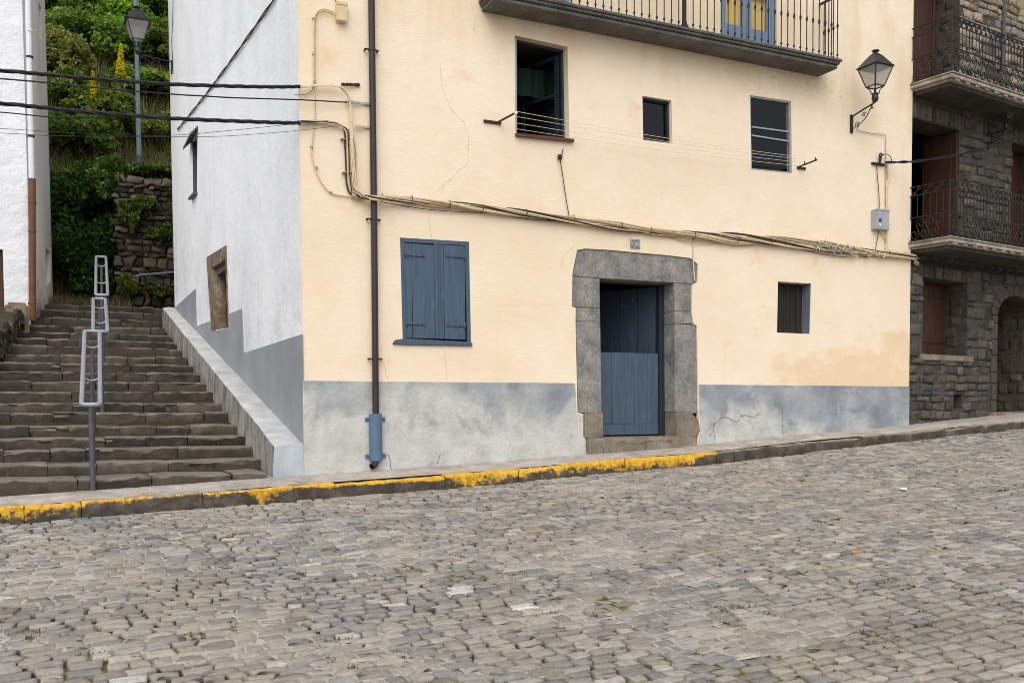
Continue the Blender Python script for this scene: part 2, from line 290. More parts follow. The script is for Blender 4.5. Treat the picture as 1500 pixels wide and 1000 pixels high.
# ------------------------------------------------------------------ object helpers
def tag(o, label=None, cat=None, group=None, kind=None):
    for k, v in (('label', label), ('category', cat), ('group', group), ('kind', kind)):
        if v: o[k] = v
    return o
def empty(name, loc, label=None, cat=None, group=None):
    o = bpy.data.objects.new(name, None); COL.objects.link(o); o.location = loc; o.empty_display_size = .1
    return tag(o, label, cat, group)
def wloc(o):
    v = Vector((0, 0, 0))
    while o: v += o.location; o = o.parent
    return v
def link(name, me, mat, parent=None, sharp=40):
    o = bpy.data.objects.new(name, me); COL.objects.link(o)
    if mat: me.materials.append(MT[mat])
    if len(me.polygons):
        me.polygons.foreach_set('use_smooth', [True]*len(me.polygons))
        if sharp is not None: me.set_sharp_from_angle(angle=R(sharp))
    if parent is not None:
        o.parent = parent; off = wloc(parent); me.transform(Matrix.Translation(-off))
    return o
class MB:
    def __init__(s): s.v = []; s.f = []
    def add(s, vs, fs):
        b = len(s.v); s.v += [tuple(p) for p in vs]; s.f += [tuple(i+b for i in f) for f in fs]; return s
    def hexa(s, a, b):              # two quads a (4 pts) and b (4 pts)
        return s.add(list(a)+list(b), [(3, 2, 1, 0), (4, 5, 6, 7), (0, 1, 5, 4), (1, 2, 6, 5), (2, 3, 7, 6), (3, 0, 4, 7)])
    def box(s, p, q):
        x0, y0, z0 = p; x1, y1, z1 = q
        return s.hexa([(x0, y0, z0), (x1, y0, z0), (x1, y1, z0), (x0, y1, z0)], [(x0, y0, z1), (x1, y0, z1), (x1, y1, z1), (x0, y1, z1)])
    def obox(s, c, ax, ay, az):     # oriented box: centre and three half axes
        c = Vector(c); ax, ay, az = Vector(ax), Vector(ay), Vector(az)
        return s.hexa([c-ax-ay-az, c+ax-ay-az, c+ax+ay-az, c-ax+ay-az], [c-ax-ay+az, c+ax-ay+az, c+ax+ay+az, c-ax+ay+az])
    def prism(s, pts, d):           # planar polygon (world pts) extruded by vector d
        n = len(pts); d = Vector(d); P = [Vector(p) for p in pts]
        tri = geometry.tessellate_polygon([P])
        fs = [tuple(t) for t in tri]+[tuple(n+i for i in reversed(t)) for t in tri]+[(i, (i+1) % n, n+(i+1) % n, n+i) for i in range(n)]
        return s.add(P+[p+d for p in P], fs)
    def tube(s, pts, r, n=8, closed=False, caps=True):
        P = [Vector(p) for p in pts]; m = len(P); rs = r if hasattr(r, '__len__') else [r]*m; vs = []; fs = []
        T = []
        for i in range(m):
            a = P[(i-1) % m] if (closed or i) else P[0]; b = P[(i+1) % m] if (closed or i < m-1) else P[-1]
            d = b-a; T.append(d.normalized() if d.length > 1e-9 else Vector((0, 0, 1)))
        up = Vector((0, 0, 1)) if abs(T[0].z) < .9 else Vector((1, 0, 0)); x = (up-T[0]*up.dot(T[0])).normalized()
        for i in range(m):
            x = (x-T[i]*x.dot(T[i])); x = x.normalized() if x.length > 1e-6 else T[i].orthogonal().normalized(); y = T[i].cross(x)
            for k in range(n):
                a = 2*math.pi*k/n; vs.append(P[i]+(x*math.cos(a)+y*math.sin(a))*rs[i])
        for i in range(m if closed else m-1):
            j = (i+1) % m
            for k in range(n): fs.append((i*n+k, i*n+(k+1) % n, j*n+(k+1) % n, j*n+k))
        if caps and not closed: fs += [tuple(range(n-1, -1, -1)), tuple((m-1)*n+k for k in range(n))]
        return s.add(vs, fs)
    def lathe(s, c, prof, n=12, axis=None):
        return s.tube([Vector(c)+Vector((0, 0, z)) for r, z in prof], [max(r, 1e-4) for r, z in prof], n)
    def build(s, name, mat, parent=None, bevel=0, sharp=40, seg=1):
        bm = bmesh.new(); V = [bm.verts.new(p) for p in s.v]
        for f in s.f:
            try: bm.faces.new([V[i] for i in f])
            except ValueError: pass
        bmesh.ops.recalc_face_normals(bm, faces=bm.faces)
        if bevel:
            es = [e for e in bm.edges if len(e.link_faces) == 2 and e.calc_face_angle(0) > R(35)]
            bmesh.ops.bevel(bm, geom=es, offset=bevel, segments=seg, affect='EDGES', clamp_overlap=True)
        me = bpy.data.meshes.new(name); bm.to_mesh(me); bm.free(); return link(name, me, mat, parent, sharp)
def catmull(P, k=6):
    P = [Vector(p) for p in P]; o = []
    for i in range(len(P)-1):
        a, b, c, d = P[max(i-1, 0)], P[i], P[i+1], P[min(i+2, len(P)-1)]
        for j in range(k):
            t = j/k; o.append(.5*((2*b)+(c-a)*t+(2*a-5*b+4*c-d)*t*t+(3*b-a-3*c+d)*t**3))
    return o+[P[-1]]
def sheet_holes(mb, outer, holes, depth, reveals=True):
    """planar wall with holes; reveals go from each hole by vector depth"""
    L = [[Vector(p) for p in outer]]+[[Vector(p) for p in h] for h in holes]
    tri = geometry.tessellate_polygon(L); fl = [p for l in L for p in l]
    mb.add(fl, [tuple(t) for t in tri])
    if reveals:
        for h, d in zip(L[1:], depth):
            n = len(h); d = Vector(d); mb.add(h+[p+d for p in h], [(i, (i+1) % n, n+(i+1) % n, n+i) for i in range(n)])
def rect(a, b, c, d): return [a, b, c, d]
def np_mesh(name, V, faces_list, mat, parent=None, attrs=(), sharp=None):
    """V (n,3); faces_list: list of (m,k) index arrays"""
    me = bpy.data.meshes.new(name)
    nl = sum(f.size for f in faces_list); nf = sum(len(f) for f in faces_list)
    me.vertices.add(len(V)); me.vertices.foreach_set('co', V.astype(np.float32).ravel())
    me.loops.add(nl); me.polygons.add(nf)
    li = np.concatenate([f.ravel() for f in faces_list]).astype(np.int32)
    tot = np.concatenate([np.full(len(f), f.shape[1]) for f in faces_list]).astype(np.int32)
    st = np.concatenate([[0], np.cumsum(tot)[:-1]]).astype(np.int32)
    me.loops.foreach_set('vertex_index', li); me.polygons.foreach_set('loop_start', st)
    for an, ty, data in attrs:
        at = me.attributes.new(an, ty, 'POINT')
        at.data.foreach_set('color' if ty == 'FLOAT_COLOR' else 'value', np.asarray(data, np.float32).ravel())
    me.update(calc_edges=True); me.validate()
    return link(name, me, mat, parent, sharp)
def wob(x, y, seed=0, f=1.0, o=4):
    g = np.random.default_rng(seed); r = np.zeros(np.broadcast(x, y).shape); a = 1.0; tot = 0
    for i in range(o):
        for k in range(3):
            th = g.uniform(0, 2*np.pi); ph = g.uniform(0, 2*np.pi); q = f*g.uniform(.7, 1.4)
            r = r+a*np.sin(q*(x*np.cos(th)+y*np.sin(th))*2*np.pi+ph+1.7*np.sin(q*1.3*(y*np.cos(th)-x*np.sin(th))*2*np.pi+ph*2))
        tot += 3*a; a *= .55; f *= 2.03
    return r/tot*1.6
KP = 12
_ang = np.radians(15+30*np.arange(KP)); _sx = np.sign(np.cos(_ang))*np.abs(np.cos(_ang))**(1/5.5); _sy = np.sign(np.sin(_ang))*np.abs(np.sin(_ang))**(1/5.5)
def stones(name, s, t, a, b, h, mapfn, mat, tint, depth=.05, edge=.012, jit=.07, rot=.05, parent=None, dome=.25, tilt=.0, seed=1):
    """many rounded blocks in one surface; s,t centres, a,b half sizes, h height offsets; mapfn(s,t,h)->(n,3)"""
    g = np.random.default_rng(seed); N = len(s)
    px = _sx[None]*a[:, None]*(1+g.normal(0, jit, (N, KP))); py = _sy[None]*b[:, None]*(1+g.normal(0, jit, (N, KP)))
    sk = g.normal(0, jit*1.3, (N, 1)); tp = g.normal(0, jit*1.2, (N, 1))
    px = px*(1+tp*_sy[None])+sk*py; an = g.normal(0, rot, (N, 1)); c, q = np.cos(an), np.sin(an); px, py = px*c-py*q, px*q+py*c
    tx = g.normal(0, tilt, (N, 1)); ty = g.normal(0, tilt, (N, 1))
    rings = []
    for k, dz in ((1.0, -depth), (.99, -edge*1.2), (.955, -edge*.15), (.6, edge*dome*.7)):
        X = s[:, None]+px*k; Y = t[:, None]+py*k
        H = h[:, None]+dz+(tx*px+ty*py)*k*(1 if dz > -depth else 0)+(g.normal(0, edge*.22, (N, KP)) if dz > -depth else 0)
        rings.append(np.stack([X, Y, H], -1))
    cen = np.stack([s, t, h+edge*dome], -1)[:, None]
    A = np.concatenate(rings+[cen], 1); nv = A.shape[1]
    V = mapfn(A[..., 0].ravel(), A[..., 1].ravel(), A[..., 2].ravel())
    base = (np.arange(N)*nv)[:, None, None]; i = np.arange(KP); j = (i+1) % KP; Q = []
    for k in range(3): Q.append(np.stack([k*KP+i, k*KP+j, (k+1)*KP+j, (k+1)*KP+i], -1))
    Q = np.concatenate(Q)[None]+base; T = np.stack([3*KP+i, 3*KP+j, np.full(KP, 4*KP)], -1)[None]+base
    col = np.repeat(np.concatenate([tint, np.ones((N, 1))], 1), nv, 0)
    return np_mesh(name, V, [Q.reshape(-1, 4), T.reshape(-1, 3)], mat, parent, [('tint', 'FLOAT_COLOR', col)], sharp=None)
def rows(s0, s1, t0, t1, pitch, width, g, gap):
    S_, T_, A_, B_ = [], [], [], []; t = t0
    while t < t1:
        p = g.uniform(*pitch); s = s0-g.uniform(0, width[1])
        while s < s1:
            w = g.uniform(*width); S_.append(s+w/2); T_.append(t+p/2); A_.append((w-gap*g.uniform(.6, 1.5))/2); B_.append((p-gap*g.uniform(.6, 1.5))/2); s += w
        t += p
    return [np.array(q) for q in (S_, T_, A_, B_)]
def pick(cols, n, g, var=.12):
    C = np.array([lin(*c)[:3] for c in cols]); k = g.integers(0, len(C), n)
    return np.clip(C[k]*(1+g.normal(0, var, (n, 1))), .01, .95)

# ------------------------------------------------------------------ ground: road, kerb, pavement
YK = -.72
_kx, _kt, _kb = [], [], []
for u, vt, vb in ((0, 744, 766), (100, 737, 757), (300, 722, 743), (450, 710, 731), (600, 699, 718), (750, 688, 706), (900, 674, 691), (1050, 662, 679), (1200, 645, 660), (1331, 634, 645), (1420, 625, 634.5), (1500, 618, 627)):
    p = F(u, vt, YK); q = F(u, vb, YK); _kx.append(p.x); _kt.append(p.z); _kb.append(q.z)
def ext(x, ys):
    x = np.asarray(x, float); y = np.interp(x, _kx, ys)
    return np.where(x < _kx[0], ys[0]+(x-_kx[0])*.036, np.where(x > _kx[-1], ys[-1]+(x-_kx[-1])*.05, y))
kt = lambda x: ext(x, _kt)
kb = lambda x: ext(x, _kb)
sm = lambda x: kb(x)*.5+.25*kb(np.asarray(x)-.8)+.25*kb(np.asarray(x)+.8)
def roadz(x, y):
    x = np.asarray(x, float); y = np.asarray(y, float)
    d = np.clip(YK-y, 0, None); w = np.clip(d/1.2, 0, 1)
    return (1-w)*kb(x)+w*sm(x)-.0615*d+.018*wob(x, y, 5, .12, 2)*np.clip(d/1.5, 0, 1)
# joint bed
gx = np.arange(-9, 16.001, .05); gy = np.arange(-11.2, YK+.03, .05)
X, Y = np.meshgrid(gx, gy); fill = np.clip(.13+.75*wob(X, Y, 21, .22, 4)+.2*wob(X, Y, 22, 1.1, 2), 0, 1)
def road_hit(u, v):
    d = ray(u, v); tt = np.linspace(2, 20, 900); P = CAM[None]+tt[:, None]*d[None]; return P[int(np.argmax(P[:, 2] < roadz(P[:, 0], P[:, 1])))]
for (u, v, rx, ry, k) in ((60, 880, .9, .35, .42), (210, 835, 1.1, .3, .45), (430, 765, 1.5, .35, .4), (600, 820, .9, .4, .34), (900, 815, 1.3, .4, .38), (1010, 775, 1.6, .4, .36), (1140, 925, .55, .4, .55), (820, 890, .6, .3, .4), (700, 930, .8, .2, .3), (250, 960, .7, .3, .3)):
    cx, cy = road_hit(u, v)[:2]
    fill = np.clip(fill+1.25*k*np.exp(-(((X-cx)/rx)**2+((Y-cy)/ry)**2)), 0, 1)
moss = np.clip(.1+.8*wob(X, Y, 31, .35, 3)+.55*np.clip((-Y-5.2)/2, 0, 1)-.5*fill, 0, 1)
fill = np.clip((fill-.24)/.28, 0, 1)*.9+.1*np.clip(wob(X, Y, 23, 2.5, 2)+.5, 0, 1); Z = roadz(X, Y)-.024+.0195*fill+.002*wob(X, Y, 41, 3, 2)
nY, nX = X.shape; idx = np.arange(nX*nY).reshape(nY, nX)
Q = np.stack([idx[:-1, :-1], idx[:-1, 1:], idx[1:, 1:], idx[1:, :-1]], -1).reshape(-1, 4)
road = np_mesh('road', np.stack([X, Y, Z], -1).reshape(-1, 3), [Q], 'joint', None, [('fill', 'FLOAT', fill), ('moss', 'FLOAT', moss)])
tag(road, kind='structure')
g = np.random.default_rng(3)
s, t, a, b = rows(-8.6, 15.6, -11.1, YK-.02, (.082, .122), (.095, .19), g, .018)
t = t+.10*wob(s, t, 51, .10, 2)+.012*wob(s, t, 52, .7, 1)*1.0
k = (t+b < YK-.005); s, t, a, b = s[k], t[k], a[k], b[k]
n = len(s)
tint = pick([(144, 139, 133), (134, 131, 128), (154, 147, 137), (125, 125, 125), (145, 136, 124), (160, 153, 142), (115, 114, 112), (148, 141, 131)], n, g, .15)
warm = np.clip(.5+wob(s, t, 61, .12, 3), 0, 1)[:, None]; tint = tint*(1-.2*warm)+np.array(lin(166, 156, 142)[:3])*.2*warm
pale = g.random(n) < .007; tint[pale] = np.array(lin(186, 180, 170)[:3])*g.uniform(.7, 1.0, (int(pale.sum()), 1))
oran = g.random(n) < .0012; tint[oran] = np.array(lin(146, 124, 104)[:3])
def nearest(u, v, c):
    p = road_hit(u, v)
    i = int(np.argmin((s-p[0])**2+(t-p[1])**2)); tint[i] = np.array(c); return p
for u, v, c in ((757, 887, lin(222, 220, 214)), (1247, 807, lin(178, 130, 88)), (785, 777, lin(158, 132, 110)), (660, 862, lin(190, 185, 175)), (663, 868, lin(190, 185, 175)), (1340, 759, lin(188, 185, 178)), (1484, 978, lin(196, 194, 190)), (200, 992, lin(196, 194, 188)), (340, 790, lin(186, 180, 168)), (455, 826, lin(190, 187, 178))):
    nearest(u, v, c[:3])
hh = .004*wob(s, t, 71, .8, 3)+g.normal(0, .0024, n)
road_stones = stones('cobble_surface', s, t, a, b, hh, lambda x, y, h: np.stack([x, y, roadz(x, y)+h], -1), 'sett', tint, depth=.05, edge=.0055, jit=.075, rot=.06, parent=road, dome=.12, tilt=.017, seed=5)
# far ground sheet (continues the slope of the street in every direction)
gx = np.arange(-90, 90.1, 3); gy = np.arange(-90, 14.1, 2)
X, Y = np.meshgrid(gx, gy)
Z = np.where(Y < YK, roadz(X, Y)-.12, kb(X)-.12); idx = np.arange(X.size).reshape(X.shape)
Q = np.stack([idx[:-1, :-1], idx[:-1, 1:], idx[1:, 1:], idx[1:, :-1]], -1).reshape(-1, 4)
tag(np_mesh('ground', np.stack([X, Y, Z], -1).reshape(-1, 3), [Q], 'joint', None, [('fill', 'FLOAT', np.full(X.size, .5)), ('moss', 'FLOAT', np.zeros(X.size))]), kind='structure')
# pavement
mb = MB(); xs = np.arange(-9, 20.01, .2)
for i in range(len(xs)-1):
    for (ya, yb) in ((YK+.115, -.3), (-.3, .35)):
        def pz(x, y): return float(kt(x)) + (.045 if y > -.5 else 0.004)*(1 if y > -.4 else .6) + (.02 if y > .2 else 0)
        P = [(xs[i], ya, pz(xs[i], ya)), (xs[i+1], ya, pz(xs[i+1], ya)), (xs[i+1], yb, pz(xs[i+1], yb)), (xs[i], yb, pz(xs[i], yb))]
        mb.add(P, [(0, 1, 2, 3)])
tag(mb.build('pavement', 'pavement_concrete', sharp=None), kind='structure')
# kerb
KV, KF, KPt = [], [], []
joints = [-9.0]
PU = [(-400, .95, .66), (118, 1.0, .68), (128, .72, .2), (200, .78, .42), (214, .7, .1), (300, .74, .2), (362, .8, .3), (368, .92, .8), (430, .92, .3), (436, .93, .1), (650, 1.0, .2), (656, .9, .6), (690, .9, .72), (760, .95, .66), (766, .92, .58), (822, .92, .62), (916, .95, .62), (922, 1.0, .62), (1018, 1.0, .72), (1030, 1.0, .2), (1050, .9, .0), (1056, 0, 0)]
PX = [F(u, 700-(max(0, u-900)*.1), YK).x for u, _, _ in PU]
def paint_of(x):
    if x > PX[-1]: return 0.0, 0.0
    return float(np.interp(x, PX, [p[1] for p in PU])), float(np.interp(x, PX, [p[2] for p in PU]))
for u in (34, 118, 296, 430, 490, 652, 760, 822, 916, 1018, 1050, 1076, 1180, 1262, 1350, 1385, 1415, 1440): joints.append(F(u, 700, YK).x if u < 1300 else F(u, 640, YK).x)
while joints[0] < joints[1]-1.3: joints.insert(1, joints[1]-rnd.uniform(.7, 1.2)) if joints[1]-1.3 > joints[0] else None
joints = sorted(joints)
while joints[-1] < 20: joints.append(joints[-1]+rnd.uniform(.6, 1.1))
for x0, x1 in zip(joints[:-1], joints[1:]):
    u_mid = .5*(x0+x1)
    ptop, pfr = paint_of(u_mid)
    nseg = max(3, int((x1-x0)/.09)); dz = rnd.gauss(0, .006); dy = rnd.gauss(0, .006); base = len(KV)
    prof = [(0, None), (-.002, .35), (.002, .75), (.010, .93), (.026, 1.0), (.10, 1.0), (.16, 1.0), (.17, .5)]
    for i in range(nseg+1):
        x = x0+.004+(x1-x0-.008)*i/nseg
        for (py, pz) in prof:
            zt = float(kt(x))+dz; zb = float(kb(x))-.06
            z = zb if pz is None else zb+(zt-zb)*pz
            e = .009
            KV.append((x+rnd.gauss(0, .002), YK+dy+py+rnd.gauss(0, e*.7), z+(rnd.gauss(0, e*.5) if pz else 0)))
            ptop, pfr = paint_of(x); KPt.append(ptop if (pz or 0) >= .9 and py < .12 else .25*ptop if py >= .12 else (pfr+.25*((pz or 0)-.6) if (pz or 0) < .7 else .6*pfr+.4*ptop))
    np_ = len(prof)
    for i in range(nseg):
        for k in range(np_-1): KF.append((base+i*np_+k, base+i*np_+k+1, base+(i+1)*np_+k+1, base+(i+1)*np_+k))
    KF.append(tuple(base+k for k in range(np_))); KF.append(tuple(base+nseg*np_+k for k in reversed(range(np_))))
me = bpy.data.meshes.new('kerb'); me.from_pydata(KV, [], KF); at = me.attributes.new('paint', 'FLOAT', 'POINT'); at.data.foreach_set('value', KPt)
bm = bmesh.new(); bm.from_mesh(me); bmesh.ops.recalc_face_normals(bm, faces=bm.faces); bm.to_mesh(me); bm.free()
tag(link('kerb', me, 'kerb', None, 50), kind='structure')
# weeds in the joints
def blades(n, P, hgt, wid, cols, g, lean=.5):
    """n grass blades rooted at P (n,3)"""
    th = g.uniform(0, 2*np.pi, n); le = g.uniform(0, lean, n)*hgt; dx, dy = np.cos(th), np.sin(th)
    w = wid*.5; ph = th+np.pi/2+g.normal(0, .6, n); wx, wy = np.cos(ph)*w, np.sin(ph)*w
    z = np.zeros(n)
    a = P+np.stack([-wx, -wy, z], -1); b = P+np.stack([wx, wy, z], -1)
    m1 = P+np.stack([dx*le*.35+wx*.7, dy*le*.35+wy*.7, hgt*.6], -1); m0 = P+np.stack([dx*le*.35-wx*.7, dy*le*.35-wy*.7, hgt*.6], -1)
    tp = P+np.stack([dx*le, dy*le, hgt], -1)
    V = np.stack([a, b, m1, m0, tp], 1).reshape(-1, 3); o = (np.arange(n)*5)[:, None]
    C = np.repeat(np.concatenate([pick(cols, n, g, .2), np.ones((n, 1))], 1), 5, 0)
    return V, [o+np.array([[0, 1, 2, 3]]), o+np.array([[3, 2, 4]])], C
STEPW = []; g = np.random.default_rng(77); cl = []
for c in range(420):
    x, y = g.uniform(-4.5, 8), g.uniform(-8.5, -1.0)
    mo = .1+.8*wob(np.array(x), np.array(y), 31, .35, 3)+.55*np.clip((-y-5.2)/2, 0, 1)
    if mo < .3: continue
    vert = g.random() < .4
    for i in range(int(g.integers(20, 70))):
        px, py = x+g.normal(0, .012 if vert else .06), y+g.normal(0, .04 if vert else .012); cl.append((px, py, float(roadz(px, py))-.012))
for u, v in ((540, 690), (650, 684), (700, 681), (1180, 641), (1240, 636), (395, 700), (310, 715)):
    p = F(u, v, -.03)
    for i in range(12): cl.append((p.x+g.normal(0, .05), -.02+g.normal(0, .01), p.z-.005))
for k in range(46):
    i = int(g.integers(0, 12)); x = g.uniform(-3.3, -.4); y = .12+.6*i; z_ = .16+.262*y
    STEPW.append((i, x))
cl = np.array(cl); V, FL, C = blades(len(cl), cl, g.uniform(.012, .026, len(cl)), g.uniform(.005, .010, len(cl)), [(112, 116, 50), (88, 96, 42), (134, 126, 66), (70, 82, 38)], g, .9)
tag(np_mesh('joint_weeds', V, FL, 'leaf', None, [('tint', 'FLOAT_COLOR', C)]), 'short weeds growing in the joints of the cobbled road', 'weeds', None, 'stuff')
p = nearest(1321, 719, lin(220, 218, 212)[:3])
mb = MB(); pts = []
for i in range(14):
    a_ = i*2.4; r_ = .05*math.sqrt((i+1)/14); pts.append((p[0]+r_*math.cos(a_)*1.4, p[1]+r_*math.sin(a_), p[2]+.012+rnd.uniform(0, .03)))
bm = bmesh.new(); [bm.verts.new(q) for q in pts]; bmesh.ops.convex_hull(bm, input=bm.verts); me = bpy.data.meshes.new('paper_scrap'); bm.to_mesh(me); bm.free()
tag(link('paper_scrap', me, 'paper', None, 20), 'small white crumpled paper scrap lying on the cobbles', 'litter')

# ------------------------------------------------------------------ the cream village house
XR = 9.36; ZT = 9.7; YB = 9.83
house = empty('village_house', (0, 0, 0), 'cream plastered house with blue shutters, long balcony and white side wall', 'house')
def FQ(pts, y=0.0): return [F(u, v, y) for u, v in pts]
DOOR_OUT = [(845.5, 366), (857, 364), (893, 366), (930, 369.5), (975, 373.5), (1012, 378), (1022.5, 387), (1021.5, 413), (1014.5, 417), (1013.5, 455), (1016, 474), (1021, 477), (1023, 605), (1025, 628), (1021, 648), (1017, 656), (861, 669), (857.5, 642), (854.5, 640), (854.5, 606), (846, 604), (843, 470), (843.5, 451), (838, 449), (838.5, 403), (840, 393)]
HOLES = {
 'w1': FQ([(754, 52), (831.5, 69), (834, 203), (756.5, 195)]), 'w2': FQ([(941, 140.4), (983.5, 147.6), (985, 210.5), (942.3, 205)]),
 'w3': FQ([(1098.6, 139.6), (1158.9, 148.5), (1160.5, 254.4), (1100.5, 248.4)]), 'sh': FQ([(586, 348), (687, 354), (690, 506.3), (590, 503.5)]),
 'rw': FQ([(1139.6, 412), (1188, 415.3), (1186, 489), (1138.2, 487)]), 'door': FQ(DOOR_OUT)}
xa, xb = F(1056, 40).x, F(1138, 50).x; xc, xd = F(786, 5).x, F(837, 5).x; ZB = 5.70
HOLES['b1'] = [Vector((xa, 0, 7.75)), Vector((xb, 0, 7.75)), Vector((xb, 0, ZB+.02)), Vector((xa, 0, ZB+.02))]
HOLES['b2'] = [Vector((xc, 0, 7.75)), Vector((xd, 0, 7.75)), Vector((xd, 0, ZB+.02)), Vector((xc, 0, ZB+.02))]
DEP = {'w1': .2, 'w2': .14, 'w3': .1, 'sh': .04, 'rw': .17, 'door': .06, 'b1': .12, 'b2': .12}
mb = MB(); sheet_holes(mb, [(-.004, 0, -.4), (XR, 0, -.4), (XR, 0, ZT), (-.004, 0, ZT)], list(HOLES.values()), [(0, DEP[k], 0) for k in HOLES])
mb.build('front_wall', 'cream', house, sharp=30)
SH = [S(303.8, 376.7), S(332, 359.5), S(335.8, 479.8), S(311, 484)]      # ground floor side window (with its stone frame)
SU = [S(281.5, 208), S(289, 192), S(288.5, 281), S(283, 287)]            # small upper side window
mb = MB(); sheet_holes(mb, [(0, -.004, -.4), (0, YB, -.4), (0, YB, ZT), (0, -.004, ZT)], [SH, SU], [(.02, 0, 0), (.25, 0, 0)])
mb.build('side_wall', 'white', house, sharp=30)
mb = MB(); mb.box((XR-.02, .012, -.4), (XR, YB, ZT-.01)); mb.box((.02, YB-.25, -.4), (XR-.03, YB-.01, ZT-.01)); mb.build('rear_wall', 'interior_wall', house)
mb = MB(); mb.box((.05, .45, 3.05), (XR-.05, YB-.3, 3.2)); mb.box((.05, .45, 5.5), (XR-.05, YB-.3, 5.65)); mb.box((.05, .45, .3), (XR-.05, YB-.3, .45))
for x in (2.4, 3.55, 6.0): mb.box((x, .46, .46), (x+.1, YB-.35, ZT-.3))
mb.box((.06, 3.0, .46), (XR-.06, 3.1, ZT-.3)); mb.build('inner_partition', 'interior_wall', house)
mb = MB(); mb.hexa([(-.45, -.55, ZT-.1), (XR+.1, -.55, ZT-.1), (XR+.1, YB/2, ZT+2.6), (-.45, YB/2, ZT+2.6)], [(-.45, -.55, ZT+.02), (XR+.1, -.55, ZT+.02), (XR+.1, YB/2, ZT+2.75), (-.45, YB/2, ZT+2.75)])
mb.hexa([(-.45, YB/2, ZT+2.6), (XR+.1, YB/2, ZT+2.6), (XR+.1, YB+.5, ZT-.1), (-.45, YB+.5, ZT-.1)], [(-.45, YB/2, ZT+2.75), (XR+.1, YB/2, ZT+2.75), (XR+.1, YB+.5, ZT+.02), (-.45, YB+.5, ZT+.02)])
mb.build('roof', 'roof_slate', house)
mb = MB(); mb.prism([(0, 0, ZT+.001), (0, YB, ZT+.001), (0, YB/2, ZT+2.59)], (.2, 0, 0)); mb.build('gable', 'white', house)
# dado: painted band on the front, left and right of the door
zd = 1.197; PT = -.014
def band(poly, name='painted_band'):
    mb = MB(); P = [Vector(p) for p in poly]; mb.prism([Vector((p.x, PT, p.z)) for p in P], (0, -PT-.001, 0)); return mb.build(name, 'dado', house, bevel=.004)
dl = FQ([(842.5, 559.5), (845, 605), (853.8, 606.5), (853.8, 640), (857, 642), (860, 670)])
band([Vector((-.012, 0, -.3)), Vector((-.012, 0, zd))]+[Vector((p.x-.008, 0, min(p.z, zd))) for p in dl]+[Vector((dl[-1].x-.008, 0, -.3))])
dr = FQ([(1022.5, 562.5), (1023.5, 605), (1025.5, 628), (1021.5, 649), (1018, 656)])
band([Vector((dr[0].x+.008, 0, zd))]+[Vector((XR-.002, 0, zd)), Vector((XR-.002, 0, -.3)), Vector((dr[-1].x+.008, 0, -.3))]+[Vector((p.x+.008, 0, p.z)) for p in reversed(dr[1:])])
# side dado (zigzag)
zz = [(447, 700), (438, 491), (357.7, 517), (355, 452), (336.3, 459.5), (337, 480.5), (310.3, 485), (309.3, 469.8), (289, 477.5), (287, 423), (254.5, 452)]
P = [S(u, v) for u, v in zz]; P[0] = Vector((0, -.01, -.3)); P[1].y = -.01; P[-1].y = YB
P.append(Vector((0, YB, -.3))); mb = MB(); hole_side = SH
# cut the part of the window that dips into the dado by building the band in two pieces
mb.prism([Vector((0, p.y, p.z)) for p in P], (-.008, 0, 0)); sd = mb.build('painted_side_band', 'greydado', house)
# ---- side window: stone frame, recess
a0, a1, a2, a3 = SH
TL, TR, BR, BL = S(312.5, 392.8), S(331.6, 380.5), S(335.3, 479.5), S(316, 484)
mb = MB(); off = Vector((-.02, 0, 0)); dp = Vector((.20, 0, 0))
jw = [[a0, a1, TR, TL], [a0, TL, BL, a3], [TR, a1, a2, BR]]
for q in jw: mb.prism([p+off for p in q], dp)
win = mb.build('window_frame', 'brown_sandstone', house, bevel=.008); win['label'] = 'brown stone frame of the recessed side window'
mb = MB(); mb.prism([p+Vector((.18, 0, 0)) for p in (TL, TR, BR, BL)], (.03, 0, 0)); mb.build('window_board', 'dark_interior', win)
# ---- upper side window: hood, sill, shutter
mb = MB(); mb.prism([p+Vector((.16, 0, 0)) for p in SU], (.03, 0, 0)); uw = mb.build('window', 'slate', house)
mb = MB(); mb.prism([SU[0]+Vector((.001, -.004, 0)), SU[0]+Vector((.16, -.004, 0)), SU[3]+Vector((.16, -.004, 0)), SU[3]+Vector((.001, -.004, 0))], (0, -.02, 0)); mb.build('jamb_lining', 'slate', uw)
h0 = S(289.5, 190); h1 = S(281, 208); o0 = Vector((-.24, 0, -.1))
mb = MB(); mb.hexa([h0+Vector((.0, -.05, .02)), h1+Vector((0, .15, .02)), h1+Vector((-.13, .15, -.12)), h0+Vector((-.13, -.05, -.12))], [h0+Vector((0, -.05, .06)), h1+Vector((0, .15, .06)), h1+Vector((-.13, .15, -.08)), h0+Vector((-.13, -.05, -.08))])
mb.build('hood', 'slate', uw); q0, q1 = SU[2], SU[3]
mb = MB(); mb.hexa([q0+Vector((.1, -.05, -.03)), q1+Vector((.1, .1, -.03)), q1+Vector((-.07, .1, -.06)), q0+Vector((-.07, -.05, -.06))], [q0+Vector((.1, -.05, .0)), q1+Vector((.1, .1, .0)), q1+Vector((-.07, .1, -.02)), q0+Vector((-.07, -.05, -.02))])
mb.build('sill', 'slate', uw)

